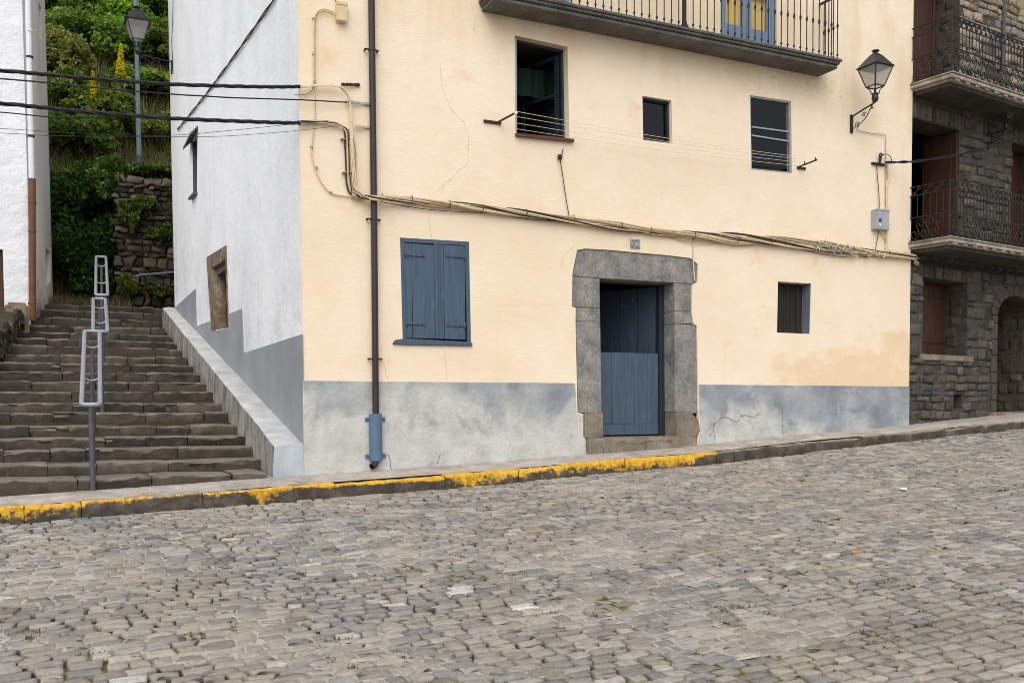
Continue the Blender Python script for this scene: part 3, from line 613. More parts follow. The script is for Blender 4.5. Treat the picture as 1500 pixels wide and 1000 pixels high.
def quad_in(Q, y, k=0.0):         # quad corners moved to depth y, inset by k metres
    tl, tr, br, bl = [Vector((p.x, y, p.z)) for p in Q]
    return [tl+Vector((k, 0, -k)), tr+Vector((-k, 0, -k)), br+Vector((-k, 0, k)), bl+Vector((k, 0, k))]
def frame(mb, Q, y, w, d, sides='ltrb'):
    o = quad_in(Q, y, .001); i = quad_in(Q, y, w); D = Vector((0, d, 0))
    for s_, (a_, b_) in zip('trbl', ((0, 1), (1, 2), (2, 3), (3, 0))):
        if s_ in sides: mb.prism([o[a_], o[b_], i[b_], i[a_]], D)
    return i
# ---- window 1 (tall, standing open, clothesline in front)
q = HOLES['w1']; mb = MB(); i = frame(mb, q, .11, .035, .05); w1 = mb.build('window', 'navy_frame', house, bevel=.003); w1['label'] = 'tall dark window with its casement standing open'
mb = MB(); hinge = Vector((i[1].x-.01, .16, i[2].z+.02)); hz = i[1].z-i[2].z-.04; L = (i[1].x-i[0].x)-.02; an = R(72); ex = Vector((-math.cos(an), math.sin(an), 0))
for (l0, l1, z0, z1) in ((0, .05, 0, hz), (L-.05, L, 0, hz), (.05, L-.05, 0, .06), (.05, L-.05, hz-.05, hz), (.05, L-.05, hz*.5, hz*.5+.035)):
    A = hinge+ex*l0; B = hinge+ex*l1; nn = Vector((ex.y, -ex.x, 0))*.02
    mb.hexa([A-nn+Vector((0, 0, z0)), B-nn+Vector((0, 0, z0)), B+nn+Vector((0, 0, z0)), A+nn+Vector((0, 0, z0))], [A-nn+Vector((0, 0, z1)), B-nn+Vector((0, 0, z1)), B+nn+Vector((0, 0, z1)), A+nn+Vector((0, 0, z1))])
cs = mb.build('casement', 'navy_frame', w1)
mb = MB(); A = hinge+ex*.05; B = hinge+ex*(L-.05); nn = Vector((ex.y, -ex.x, 0))*.003
mb.add([A+Vector((0, 0, .06)), B+Vector((0, 0, .06)), B+Vector((0, 0, hz-.05)), A+Vector((0, 0, hz-.05))], [(0, 1, 2, 3)]); mb.build('pane', 'window_glass', w1)
mb = MB(); l_ = F(755.5, 62).x
mb.box((q[0].x-.001, -.004, q[3].z+.03), (q[0].x+.022, .10, q[0].z-.04)); mb.build('jamb_liner', 'pale_frame', w1)
mb = MB(); mb.hexa([(q[3].x-.02, -.05, q[3].z-.05), (q[2].x+.045, -.05, q[2].z-.05), (q[2].x+.045, .12, q[2].z-.03), (q[3].x-.02, .12, q[3].z-.03)], [(q[3].x-.02, -.05, q[3].z-.012), (q[2].x+.045, -.05, q[2].z-.012), (q[2].x+.045, .12, q[2].z+.012), (q[3].x-.02, .12, q[3].z+.012)])
mb.build('sill', 'terracotta', w1, bevel=.004)
mb = MB(); n_ = 26; x0, x1 = q[0].x-.1, q[1].x+.15
for k in range(n_):
    f0, f1 = k/n_, (k+1)/n_; yy = lambda f: .5+.02*math.sin(f*31)
    mb.add([(x0+(x1-x0)*f0, yy(f0), 4.85), (x0+(x1-x0)*f1, yy(f1), 4.85), (x0+(x1-x0)*f1, yy(f1), 5.2), (x0+(x1-x0)*f0, yy(f0), 5.2)], [(0, 1, 2, 3)])
mb.build('curtain', 'green_cloth', w1)
# ---- window 2 (small) and window 3
q = HOLES['w2']; mb = MB(); i = frame(mb, q, .06, .03, .06); w = mb.build('window', 'navy_frame', house, bevel=.003)
mb = MB(); mb.add([p+Vector((0, .04, 0)) for p in i], [(0, 1, 2, 3)]); mb.build('pane', 'window_glass', w)
q = HOLES['w3']; mb = MB(); i = frame(mb, q, .012, .022, .05); w = mb.build('window', 'pale_frame', house, bevel=.003); w['label'] = 'window with worn pale grey frame and two glazing bars'
mb = MB(); mb.add([p+Vector((0, .03, 0)) for p in i], [(0, 1, 2, 3)]); mb.build('pane', 'window_glass', w)
for (ua, va, ub, vb) in ((1099.5, 185.5, 1159.5, 193.5), (1100, 198, 1160, 207.5)):
    A, B = F(ua, va, .02), F(ub, vb, .02); mb = MB(); mb.hexa([A+Vector((.02, 0, -.01)), B+Vector((-.02, 0, -.01)), B+Vector((-.02, .02, -.01)), A+Vector((.02, .02, -.01))], [A+Vector((.02, 0, .01)), B+Vector((-.02, 0, .01)), B+Vector((-.02, .02, .01)), A+Vector((.02, .02, .01))]); mb.build('glazing_bar', 'pale_frame', w)
# ---- small square window low on the right: bars in a deep reveal
q = HOLES['rw']; mb = MB(); i = quad_in(q, .15, 0)
for k in range(5):
    x0 = i[3].x+.01+k*.118; mb.box((x0, .15, i[3].z+.002), (x0+.112, .172, i[0].z-.004))
mb.build('plank_shutter', 'dark_interior', house, bevel=.004)
mb = MB(); x = q[1].x; x2 = q[2].x; mb.hexa([(x2-.012, .003, q[2].z+.004), (x2-.002, .003, q[2].z+.004), (x2-.002, .148, q[2].z+.004), (x2-.012, .148, q[2].z+.004)], [(x-.012, .003, q[1].z-.004), (x-.002, .003, q[1].z-.004), (x-.002, .148, q[1].z-.004), (x-.012, .148, q[1].z-.004)]); mb.build('reveal', 'reveal_white', house)
for k in range(3):
    mb = MB(); xx = i[3].x+.1+k*.17; mb.tube([(xx, .08, q[3].z), (xx, .08, q[0].z)], .007, 6); mb.build('window_bar', 'iron', house)
# ---- blue shutter window
q = HOLES['sh']; mb = MB(); i = frame(mb, q, -.004, .05, .04); sh = mb.build('shutter_frame', 'blue_paint', house, bevel=.004)
bl, br = q[3], q[2]
mb = MB(); mb.prism([bl+Vector((-.13, -.03, -.005)), bl+Vector((-.10, -.03, .04)), bl+Vector((.02, -.03, .065)), bl+Vector((.05, -.03, .06)), br+Vector((-.02, -.03, .045)), br+Vector((.006, -.03, .03)), br+Vector((.008, -.03, -.004)), bl+Vector((.0, -.03, -.012))], (0, .04, 0)); mb.build('sill', 'blue_paint', sh, bevel=.006)
xm = .5*(i[0].x+i[1].x)
for sidx, (xl, xr_) in enumerate(((i[0].x+.003, xm-.003), (xm+.003, i[1].x-.003))):
    zt = i[0].z-.004 if sidx == 0 else i[1].z-.002; zb = i[3].z+.02; mb = MB(); wpl = (xr_-xl)/2
    mb.box((xl, .004, zb), (xl+(.09 if sidx == 0 else wpl*.55), .03, zt)); mb.box((xl+(.093 if sidx == 0 else wpl*.55+.003), .004, zb), (xr_, .03, zt))
    if sidx: mb.box((xl-.016, -.012, zb), (xl+.03, .0035, zt))
    lf = mb.build('shutter_leaf', 'blue_paint', sh, bevel=.004)
    for zz_ in (zt-.13, zb+.17):
        mb = MB(); hx = xl+.012 if sidx == 0 else xr_-.012; sg = 1 if sidx == 0 else -1
        mb.box((min(hx, hx+sg*.24), -.008, zz_-.017), (max(hx, hx+sg*.24), .0035, zz_+.017)); mb.tube([(hx, -.008, zz_-.03), (hx, -.008, zz_+.03)], .011, 8)
        for e in (.06, .13, .21): mb.lathe((hx+sg*e, -.012, zz_), [(.006, -.006), (.006, .006)], 6)
        mb.build('strap_hinge', 'blue_paint', sh, bevel=.002)
# ---- door surround, threshold, stable door
BLK = [[(845.5, 366), (857, 364), (893, 366), (930, 369.5), (975, 373.5), (1012, 378), (1021.5, 387), (1020.5, 412), (1013, 415.3), (988, 413.6), (878, 407), (839.5, 403.5), (840.5, 394)],
 [(839.3, 404.6), (878, 408), (878.5, 450.3), (838.8, 448.8)], [(844, 451), (878.5, 451.6), (879, 470.6), (843.6, 469.6)], [(843.6, 470.8), (879, 471.8), (881, 604), (846.5, 603.6)], [(855, 605), (881, 605), (881.8, 640), (855.3, 641)],
 [(988, 414.8), (1013.3, 416.5), (1012.8, 455.3), (988.2, 455)], [(988.2, 456.2), (1015, 456.5), (1015, 473.6), (988.4, 473.4)], [(988.4, 474.6), (1020.5, 476.5), (1022.5, 605), (989.2, 602.6)], [(989.2, 604), (1010, 604), (1020, 615), (1024, 630), (1018, 638), (989.6, 639)]]
surround = empty('door_surround', F(881, 640)); surround.parent = house
for n_, poly in enumerate(BLK):
    pc = (sum(p[0] for p in poly)/len(poly), sum(p[1] for p in poly)/len(poly)); poly = [(u+.5*np.sign(u-pc[0]) if n_ else u, v+.55*np.sign(v-pc[1])) for u, v in poly]
    P = FQ(poly, .018+.0025*((n_*5) % 7)*.6)
    if n_ in (4, 8): P = [p+Vector((0, -.03, 0)) for p in P]
    mb = MB(); mb.prism(P, (0, .40, 0)); mb.build('lintel' if n_ == 0 else 'jamb_stone', 'door_granite' if n_ not in (4, 8) else 'threshold_stone', surround, bevel=.006, seg=2)
a_, b_ = F(858, 640.5, -.1), F(1019, 635, -.1); c_, d_ = F(861, 670, -.1), F(1016, 660, -.1)
xs0, xs1 = F(858, 640).x, F(1019, 640).x
mb = MB()
zt0 = F(881, 639, .25).z; zt0 = max(zt0, F(988, 637, .25).z)
xm1, xm2 = xs0+.25, xs0+1.0
for (x0, x1, dy, dz) in ((xs0, xs1-.03, 0, 0),):
    za = zt0-.012+dz; mb.hexa([(x0, -.115+dy, -.1), (x1, -.11+dy, -.1), (x1, .42, -.1), (x0, .42, -.1)], [(x0, -.105+dy, za), (x1, -.10+dy, za), (x1, .42, za+.012), (x0, .42, za+.012)])
mb.build('threshold', 'threshold_stone', surround, bevel=.025, seg=3)
YD = .27; dx0, dx1 = F(881, 560, YD).x, F(974, 560, YD).x; opl, opr = F(880, 560).x, F(988.5, 560).x; ztop = F(930, 410).z; zmid = F(925, 516.5, YD).z
door = empty('stable_door', (opl, YD, zt0)); door.parent = house; door['label'] = 'blue plank stable door, lower leaf shut and upper leaf swung inwards'
mb = MB(); mb.box((opr-.075, YD-.02, zt0), (opr+.02, YD+.07, ztop+.02)); mb.box((opl-.03, YD+.03, zt0), (opl+.03, YD+.09, ztop+.02)); mb.box((opl, YD, ztop-.02), (opr, YD+.08, ztop+.04)); mb.build('door_frame', 'navy_frame', door)
mb = MB(); xw = [opl+.0, opl+.10, opl+.34, opl+.69, opr-.08]
for k in range(4): mb.box((xw[k]+.0015, YD, zt0+.16), (xw[k+1]-.0015, YD+.035, zmid-.003*(k % 2)))
mb.box((xw[0]+.002, YD-.012, zt0+.015), (xw[-1]-.002, YD+.034, zt0+.158)); mb.build('lower_leaf', 'door_blue', door, bevel=.004)
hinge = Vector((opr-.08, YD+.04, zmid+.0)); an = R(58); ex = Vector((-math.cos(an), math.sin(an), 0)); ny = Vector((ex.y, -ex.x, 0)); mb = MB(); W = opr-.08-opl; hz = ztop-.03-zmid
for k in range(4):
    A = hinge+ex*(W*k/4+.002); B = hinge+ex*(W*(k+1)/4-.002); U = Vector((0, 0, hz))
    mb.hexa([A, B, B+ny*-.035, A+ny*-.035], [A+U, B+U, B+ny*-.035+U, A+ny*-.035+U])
mb.build('upper_leaf', 'door_blue_shaded', door, bevel=.003)
mb = MB(); mb.tube([(opl+.06, YD-.012, zmid-.55), (opl+.06, YD-.012, zmid-.5)], .012, 8); mb.build('latch', 'iron', door)
# ---- number tile over the door
pn = FQ([(923.5, 350), (937.5, 350.5), (938, 364), (924, 363.5)], -.016)
mb = MB(); mb.prism(pn, (0, .018, 0)); tile = mb.build('wall_plaque', 'number_tile', house, bevel=.003)
mb = MB(); cx, cz = pn[0].x, pn[3].z; w_ = pn[1].x-pn[0].x; h_ = pn[0].z-pn[3].z
for pts in ([(.18, .9), (.26, .8)], [(.27, .68), (.33, .62)], [(.4, .52), (.42, .42)], [(.5, .8), (.56, .9), (.64, .86)], [(.8, .88), (.83, .74)], [(.1, .36), (.14, .26), (.36, .2)], [(.55, .17), (.86, .15)]):
    mb.tube([(cx+w_*a_, -.018, cz+h_*b_) for a_, b_ in pts], .006, 5)
mb.build('worn_mark', 'tile_ink', tile)
# ---- plaster cracks
def crack(pts, mat='crack_dark', y=-.0012, w=.0034, pl=None):
    P = []; pl = pl or (lambda u, v: F(u, v, y))
    for (u0, v0), (u1, v1) in zip(pts[:-1], pts[1:]):
        nseg = max(2, int(math.hypot(u1-u0, v1-v0)/5))
        for k in range(nseg): P.append(pl(u0+(u1-u0)*k/nseg+rnd.gauss(0, .9), v0+(v1-v0)*k/nseg+rnd.gauss(0, .9)))
    P.append(pl(*pts[-1])); mb = MB()
    for a_, b_ in zip(P[:-1], P[1:]):
        d = (b_-a_); n_ = Vector((-d.z, 0, d.x)).normalized()*w*rnd.uniform(.25, .65); mb.add([a_-n_, a_+n_, b_+n_, b_-n_], [(0, 1, 2, 3)])
    return mb.build('plaster_crack', mat, house, sharp=None)
for pts in ([(645, 95), (648, 130), (660, 160), (680, 180), (686, 200), (686, 240), (672, 252), (640, 280)], [(628, 315), (631, 340), (633, 350)], [(650, 508), (652, 535), (655, 556)], [(558, 505), (562, 535), (568, 556)], [(840, 362), (828, 372), (822, 390)], [(697, 20), (694, 32), (698, 50)], [(1345-330, 470), (1018, 490), (1024, 520)], [(590, 306), (560, 300)]):
    crack(pts)
for pts in ([(1040, 640), (1048, 620), (1062, 610), (1078, 618), (1090, 606), (1104, 612), (1112, 606)], [(1046, 622), (1046, 654)], [(1146, 600), (1147, 640)], [(568, 665), (575, 690)], [(640, 680), (645, 664)]):
    crack(pts, 'dado_crack', PT-.0014, .008)
for pts in ([(905, 645), (903, 656), (898, 666)], [(905, 646), (930, 650), (943, 648), (960, 645), (985, 647)], [(943, 648), (946, 656), (943, 662)], [(880, 650), (884, 666)]):
    crack(pts, 'bark', 0, .005, lambda u, v: F(u, v, -.1185))
# ---- drainpipe with blue guard
xp = .815; ztopb = F(548, 606, -.06).z; mb = MB()
mb.tube([(xp+.012, -.055, ZT-.05), (xp+.006, -.055, 3), (xp-.002, -.055, 1.0), (xp-.002, -.055, .36), (xp-.005, -.06, .29), (xp-.03, -.08, .245), (xp-.075, -.10, .225)], .037, 14, caps=False)
dp_ = mb.build('drainpipe', 'brown_pipe', house); mb = MB(); mb.lathe((xp-.002, -.055, .5), [(.04, 0), (.043, 0)], 12)
for z in (3.02, 4.9, 7.2, 1.45):
    mb = MB(); mb.lathe((xp+.006*(z-1)/4, -.055, z-.014), [(.0385, 0), (.042, .002), (.042, .026), (.0385, .028)], 14); mb.box((xp-.075, -.06, z-.008), (xp+.085, -.05, z+.008)); mb.box((xp-.075, -.06, z-.008), (xp-.06, -.0, z+.008)); mb.box((xp+.07, -.06, z-.008), (xp+.085, -.0, z+.008)); mb.build('clamp', 'brown_pipe', dp_)
gz0, gz1 = F(552, 675, -.1).z, F(552, 606, -.1).z; mb = MB(); prof = []
for k in range(13):
    a_ = math.pi*k/12; prof.append((xp-.002-.075*math.cos(a_), -.03-.085*math.sin(a_)**.8))
n_ = len(prof); vs = [(x, y, gz0) for x, y in prof]+[(x, y, gz1) for x, y in prof]; inn = [((x-xp)*.92+xp, (y+.03)*.92-.03, z) for x, y, z in vs]
mb.add(vs, [(k, k+1, n_+k+1, n_+k) for k in range(n_-1)]); mb.add(inn, [(k, k+1, n_+k+1, n_+k) for k in range(n_-1)])
mb.add([vs[k] for k in range(n_)]+[inn[k] for k in range(n_)], [(k, k+1, n_+k+1, n_+k) for k in range(n_-1)]); mb.add([vs[n_+k] for k in range(n_)]+[inn[n_+k] for k in range(n_)], [(k, k+1, n_+k+1, n_+k) for k in range(n_-1)])
for z in (gz0+.055, gz1-.06):
    for sx in (-1, 1): mb.box((xp-.002+sx*.07-(.05 if sx < 0 else 0), -.034, z-.022), (xp-.002+sx*.07+(.05 if sx > 0 else 0), -.016, z+.022)); mb.lathe((xp-.002+sx*.102, -.04, z-.006), [(.008, 0), (.008, .012)], 8)
gd = mb.build('pipe_guard', 'guard_blue', dp_); gd['label'] = 'blue grey steel guard around the pipe foot'
# ---- balcony
bx0, bx1 = F(703, 17).x, F(1199, 113).x; yb_ = -.42; zs = 5.577
bal = empty('balcony', (bx0, 0, zs)); bal.parent = house
mb = MB(); mb.box((bx0+.02, yb_+.05, zs), (bx1, .0, zs+.05)); mb.box((bx0-.0, yb_+.02, zs+.052), (bx1+.02, .0, zs+.085)); mb.box((bx0-.02, yb_, zs+.087), (bx1+.045, -.001, zs+.125))
slab = mb.build('slab', 'balcony_concrete', bal, bevel=.008, seg=2)
ZB = zs+.125; yr = yb_+.05; zr = ZB+.86
mb = MB(); mb.box((bx0+.0, yr-.012, zr), (bx1+.02, yr+.012, zr+.035)); mb.box((bx0, yr+.013, zr+.003), (bx0+.024, -.003, zr+.033)); mb.box((bx1-.01, yr+.013, zr+.003), (bx1+.014, -.003, zr+.033)); mb.build('handrail', 'iron', bal)
def baluster(x, y):
    z0 = ZB-.004; r = .0075
    prof = [(r, 0), (r, .045), (.016, .06), (.017, .068), (r, .082), (r, .42), (.012, .435), (.018, .46), (.012, .485), (r, .5), (r, zr-z0+.004)]
    return MB().lathe((x, y, z0), prof, 6)
b0 = baluster(0, 0).build('baluster', 'iron'); nb = 48; spots = [(bx0+.03+(bx1-.04-bx0)*(k+.0)/(nb-1), yr) for k in range(nb)]+[(bx1+.002, yr+.09*k) for k in (1, 2, 3)]+[(bx0+.012, yr+.09*k) for k in (1, 2, 3)]
for k, (x, y) in enumerate(spots):
    o = b0 if k == 0 else b0.copy()
    if k: COL.objects.link(o)
    o.parent = bal; o.location = Vector((x, y, 0))-wloc(bal)
xpst = F(1002, 40, yr).x; mb = MB(); mb.box((xpst-.018, yr-.018, ZB-.05), (xpst+.018, yr+.018, zr+.05)); mb.tube([(xpst-.03, yr, ZB+.02), (xpst+.05, yr, ZB+.02)], .03, 8); mb.build('rail_post', 'iron', bal)
# balcony doors
for nm in ('b1', 'b2'):
    q = HOLES[nm]; x0, x1, z0, z1 = q[0].x, q[1].x, q[2].z, q[0].z; mb = MB(); i = frame(mb, q, .05, .05, .06); D_ = mb.build('balcony_door', 'balcony_blue', house, bevel=.003)
    xm = .5*(x0+x1)
    for (xl, xr_) in ((x0+.052, xm-.002), (xm+.002, x1-.052)):
        mb = MB(); st = .075
        mb.box((xl, .055, z0+.05), (xl+st, .10, z1-.052)); mb.box((xr_-st, .055, z0+.05), (xr_, .10, z1-.052)); mb.box((xl+st+.001, .056, z0+.05), (xr_-st-.001, .099, z0+.36)); mb.box((xl+st+.001, .056, z1-.15), (xr_-st-.001, .099, z1-.052)); mb.box((xl+st+.001, .058, z0+.80), (xr_-st-.001, .096, z0+.83))
        mb.build('door_leaf', 'balcony_blue', D_, bevel=.003)
        mb = MB(); mb.add([(xl+st, .074, z0+.36), (xr_-st, .074, z0+.36), (xr_-st, .074, z1-.15), (xl+st, .074, z1-.15)], [(0, 1, 2, 3)]); mb.build('pane', 'window_glass', D_)
        mb = MB(); nn_ = 14
        for k in range(nn_):
            xa_, xb_ = xl+st-.01+(xr_-xl-2*st+.02)*k/nn_, xl+st-.01+(xr_-xl-2*st+.02)*(k+1)/nn_; f_ = lambda k: .115+.004*math.sin(k*2.1)
            mb.add([(xa_, f_(k), z0+.3), (xb_, f_(k+1), z0+.3), (xb_, f_(k+1), z1-.1), (xa_, f_(k), z1-.1)], [(0, 1, 2, 3)])
        mb.build('curtain', 'curtain_yellow', D_, sharp=None)
# ------------------------------------------------------------------ things fixed to the facade
def lantern(mbF, mbG, mbR, mbI, c, w, h):
    """four sided lantern, c = bottom centre of the glass; w top half width, h glass height"""
    c = Vector(c); wb = w*.52; cor = [(-1, -1), (1, -1), (1, 1), (-1, 1)]
    bot = [c+Vector((x*wb, y*wb, 0)) for x, y in cor]; top = [c+Vector((x*w, y*w, h)) for x, y in cor]
    for k in range(4):
        j = (k+1) % 4; mbF.tube([bot[k], top[k]], .009, 6); mbF.tube([bot[k], bot[j]], .010, 6); mbF.tube([top[k], top[j]], .010, 6); mbG.add([bot[k], bot[j], top[j], top[k]], [(0, 1, 2, 3)])
    ov = 1.14; e = [c+Vector((x*w*ov, y*w*ov, h+.004)) for x, y in cor]; e2 = [c+Vector((x*w*.98, y*w*.98, h+.03)) for x, y in cor]; t_ = [c+Vector((x*w*.42, y*w*.42, h+w*.98)) for x, y in cor]; t2 = [c+Vector((x*w*.16, y*w*.16, h+w*1.25)) for x, y in cor]
    L_ = [e, e2, t_, t2]; vs = [p for l in L_ for p in l]; fs = [(4*a+k, 4*a+(k+1) % 4, 4*a+4+(k+1) % 4, 4*a+4+k) for a in range(3) for k in range(4)]; fs += [(12, 13, 14, 15)]
    ins = [c+Vector((x*w*ov*.95, y*w*ov*.95, h-.0)) for x, y in cor]+[c+Vector((x*w*.36, y*w*.36, h+w*.85)) for x, y in cor]
    mbR.add(vs, fs); mbR.add(ins, [(k, (k+1) % 4, 4+(k+1) % 4, 4+k) for k in range(4)]+[(4, 5, 6, 7)]); mbR.add(e+ins[:4], [(k, (k+1) % 4, 4+(k+1) % 4, 4+k) for k in range(4)])
    mbR.lathe(c+Vector((0, 0, h+w*1.2)), [(w*.2, 0), (w*.16, w*.1), (w*.34, w*.2), (w*.30, w*.27), (w*.05, w*.3)], 10)
    for x, y in cor: mbI.tube(catmull([c+Vector((x*wb, y*wb, 0)), c+Vector((x*wb*.55, y*wb*.55, -w*.28)), c+Vector((x*wb*.42, y*wb*.42, -w*.62))], 4), .007, 6)
    mbI.lathe(c+Vector((0, 0, -w*1.28)), [(w*.16, 0), (w*.26, w*.05), (w*.2, w*.14), (w*.3, w*.24), (w*.26, w*.6), (w*.34, w*.68), (w*.2, w*.72)], 12)
    mbI.lathe(c+Vector((0, 0, -w*.6)), [(w*.1, 0), (w*.1, w*.45), (w*.04, w*.5)], 8)
def spiral(c, ex, ez, r0, turns, a0, sgn=1, n=26, r1=.12):
    return [Vector(c)+(Vector(ex)*math.cos(a0+sgn*2*math.pi*turns*k/n)+Vector(ez)*math.sin(a0+sgn*2*math.pi*turns*k/n))*(r0*(1-(1-r1)*k/n)) for k in range(n+1)]
def wall_lantern(base, out, reach, rise, w, h, label, name='wall_lantern', plate=.26, gl='lantern_glass'):
    """base: bracket plate on the wall, out: unit vector away from it"""
    o = empty(name, base, label, 'wall lantern', 'black lanterns on wall brackets'); out = Vector(out); B = Vector(base); up = Vector((0, 0, 1)); sd_ = out.cross(up)
    mb = MB(); mb.obox(B+out*.012+up*-.02, out*.012, sd_*.022, up*plate*.5)
    A = B+up*(plate*.30); E = B+out*reach+up*(plate*.30+rise); mb.tube([A, E], .013, 6)
    L_ = B+up*(-plate*.40)+out*.02; mb.tube(catmull([L_, L_+out*reach*.35+up*.05, L_+out*reach*.6+up*(plate*.42), E-out*reach*.12-up*.02], 5), .007, 6)
    mb.tube(spiral(B+out*reach*.25+up*-.06, out, up, .05, 1.4, math.pi*1.5), .006, 5); mb.tube(spiral(B+out*reach*.55+up*.05, out, up, .036, 1.4, 0.3), .006, 5); mb.tube(spiral(E-out*.05-up*.055, out, up, .03, 1.4, 1.2), .006, 5)
    br_ = mb.build('bracket', 'iron', o); mF, mG, mR, mI = MB(), MB(), MB(), MB(); lantern(mF, mG, mR, mI, E+up*(w*1.28+.005), w, h)
    mF.build('lantern_frame', 'lantern_black', o); mG.build('glass', gl, o, sharp=5); mR.build('cap', 'lantern_black', o, sharp=20); mI.build('lamp_holder', 'lantern_black', o); return o
wl = wall_lantern(F(1246.5, 180), (0, -1, 0), .45, .09, .165, .26, 'black iron lantern on scrolled bracket near the right end of the cream facade')
B2 = Vector((0, 9.3, S(253, 95, -.0).z)); B2 = Vector((0, 9.45, onplane(252, 97, (0, 1, 0), 9.45).z))
wall_lantern(B2, (-1, 0, 0), .62, .05, .20, .33, 'black lantern hanging over the stairs from the far corner of the white wall')

def cable(parent, name, pts, r, mat, k=6, n=6):
    return MB().tube(catmull(pts, k), r, n).build(name, mat, parent, sharp=None)
# main bundle along the facade
BND = [(516, 284), (532, 289), (552, 290), (600, 292.5), (650, 299), (700, 305), (760, 312), (830, 320.5), (900, 330.5), (960, 338), (1020, 345), (1080, 350.5), (1140, 353), (1200, 358), (1240, 365), (1290, 371), (1338, 377), (1352, 379)]
bun = empty('cable_bundle', F(930, 334), 'thick bundle of beige and dark cables strung across the cream facade', 'cables')
g = random.Random(4); mats = ['cable_beige', 'cable_beige', 'cable_tan', 'cable_beige', 'cable_dark', 'cable_tan', 'cable_beige', 'cable_dark', 'cable_tan', 'cable_beige', 'cable_tan']
for c in range(15):
    P = []; ph = g.uniform(0, 6.28); rr = g.uniform(.4, 1.0)
    for i, (u, v) in enumerate(BND):
        sp = 4.6 if u < 700 else 6.0 if u < 1080 else 9.0 if u < 1290 else 5.0
        dv = rr*sp*math.sin(ph+i*1.25)+g.gauss(0, .9); yy = -.035-.022*(1+math.cos(ph+i*1.25))*rr
        if u > 1339: continue
        P.append(F(u, v+dv, yy if u > 560 or u < 540 else min(yy, -.03)-.06))
    zc_ = P[-1].z; jz = g.gauss(0, .02); P += [KW(.02, zc_-.01+jz, .05), KW(.16, zc_-.03+jz, .03), KW(.3, zc_-.04+jz, -.12)]
    cable(bun, 'cable', P, g.uniform(.009, .014) if c % 3 else .008, mats[c % 11])
for pts, mt in (([(560, 296), (620, 306), (690, 311), (740, 311)], 'cable_dark'), ([(700, 304), (760, 319), (840, 326), (880, 329)], 'cable_dark'), ([(930, 334), (990, 349), (1040, 353), (1075, 350)], 'cable_tan'), ([(960, 338), (1010, 355), (1050, 356), (1090, 351)], 'cable_tan'), ([(1130, 352), (1200, 371), (1250, 377), (1300, 373)], 'cable_dark'), ([(1140, 353), (1210, 366), (1260, 374), (1330, 378)], 'cable_tan'), ([(590, 290), (700, 300), (800, 313), (900, 327)], 'cable_dark')):
    cable(bun, 'slack_cable', [F(u, v, -.03) for u, v in pts], .0045, mt)
# tangle of ties and spliced ends
mb = MB(); mb2 = MB(); g = random.Random(9)
for k in range(42):
    u = g.choice((g.uniform(1190, 1300), g.uniform(1190, 1250))); v = np.interp(u, [p[0] for p in BND], [p[1] for p in BND])+g.uniform(-4, 6); c = F(u, v, -.075-g.uniform(0, .03)); tgt = MB()
    tgt.tube(catmull([c+Vector((g.uniform(-.09, .09), 0, g.uniform(-.035, .035))), c+Vector((g.uniform(-.03, .03), -.02, g.uniform(-.05, .05))), c+Vector((g.uniform(-.09, .09), 0, g.uniform(-.04, .04)))], 4), .006, 5); tgt.build('splice', 'box_grey' if k % 2 else 'cable_beige', bun)
for k, (u, v) in enumerate(BND[2:-2]):
    mb = MB(); c = F(u+rnd.uniform(-12, 12), v, -.05); mb.tube([c+Vector((.004*math.sin(a_), .045*math.cos(a_), .045*math.sin(a_))) for a_ in np.linspace(0, 6.28, 13)[:-1]], .004, 5, closed=True); mb.build('cable_tie', 'cable_dark', bun)
ec = empty('wall_cable', KW(1, 2.95, .05), 'dark cable continuing along the stone house under its lower balcony', 'cable')
z_ = F(1338, 377, -.05).z
for c in range(3): cable(ec, 'cable', [KW(.0, z_-.02, .05), KW(.5, z_-.05+.02*c, .05), KW(1.6, z_-.06+.02*c, .05), KW(3.4, z_-.04+.02*c, .05), KW(6, z_-.04+.02*c, .05)], .011, 'cable_black')
# the vertical drops at the left
drop = empty('cable_drop', F(507, 230), 'sheaf of beige and black cables bending down the wall left of the drainpipe', 'cables')
for c in range(7):
    o_ = c*2.3; pts = [(436+c*2, 178+c*.6), (470, 177+c*.7), (492+o_*.4, 181+c*.5), (505+o_*.6, 192), (506+o_, 215), (507+o_, 245), (508+o_, 268), (514+o_, 284), (540, 289+(c % 4))]
    cable(drop, 'cable', [F(u+rnd.gauss(0, .6), v+rnd.gauss(0, .4), -.03-.010*(c % 3)-(.07 if u > 530 else 0)) for u, v in pts], .006 if c else .009, 'cable_black' if c in (0, 2) else 'cable_beige' if c % 2 else 'cable_tan')
for c in range(3):
    pts = [(440, 126+c*1.3), (470, 124+c), (490+c*2, 125+c), (502+c*1.5, 132), (511+c, 146), (513+c, 170), (514+c*1.5, 210), (516+c*2, 250), (519+c*2, 275), (535, 287)]
    cable(drop, 'cable', [F(u, v, -.055-.008*c-(.05 if u > 530 else 0)) for u, v in pts], .007, 'cable_beige')
for u, v in ((503, 204), (514, 203), (505, 253), (516, 253)): 
    mb = MB(); p = F(u, v, -.03); mb.box((p.x-.03, -.06, p.z-.004), (p.x+.02, -.0, p.z+.004)); mb.build('clip', 'cable_tan', drop)
cj = empty('wall_cable', F(460, 100), 'thin beige cable looping down the wall below the cream junction box', 'cable')
cable(cj, 'cable', [F(u, v, -.02) for u, v in ((490, 19), (478, 14), (466, 16), (460, 30), (460, 60), (459, 100), (461, 140), (461, 170), (459, 195), (456, 215), (458, 235), (468, 262), (484, 282), (505, 287), (530, 290))], .008, 'cable_beige')
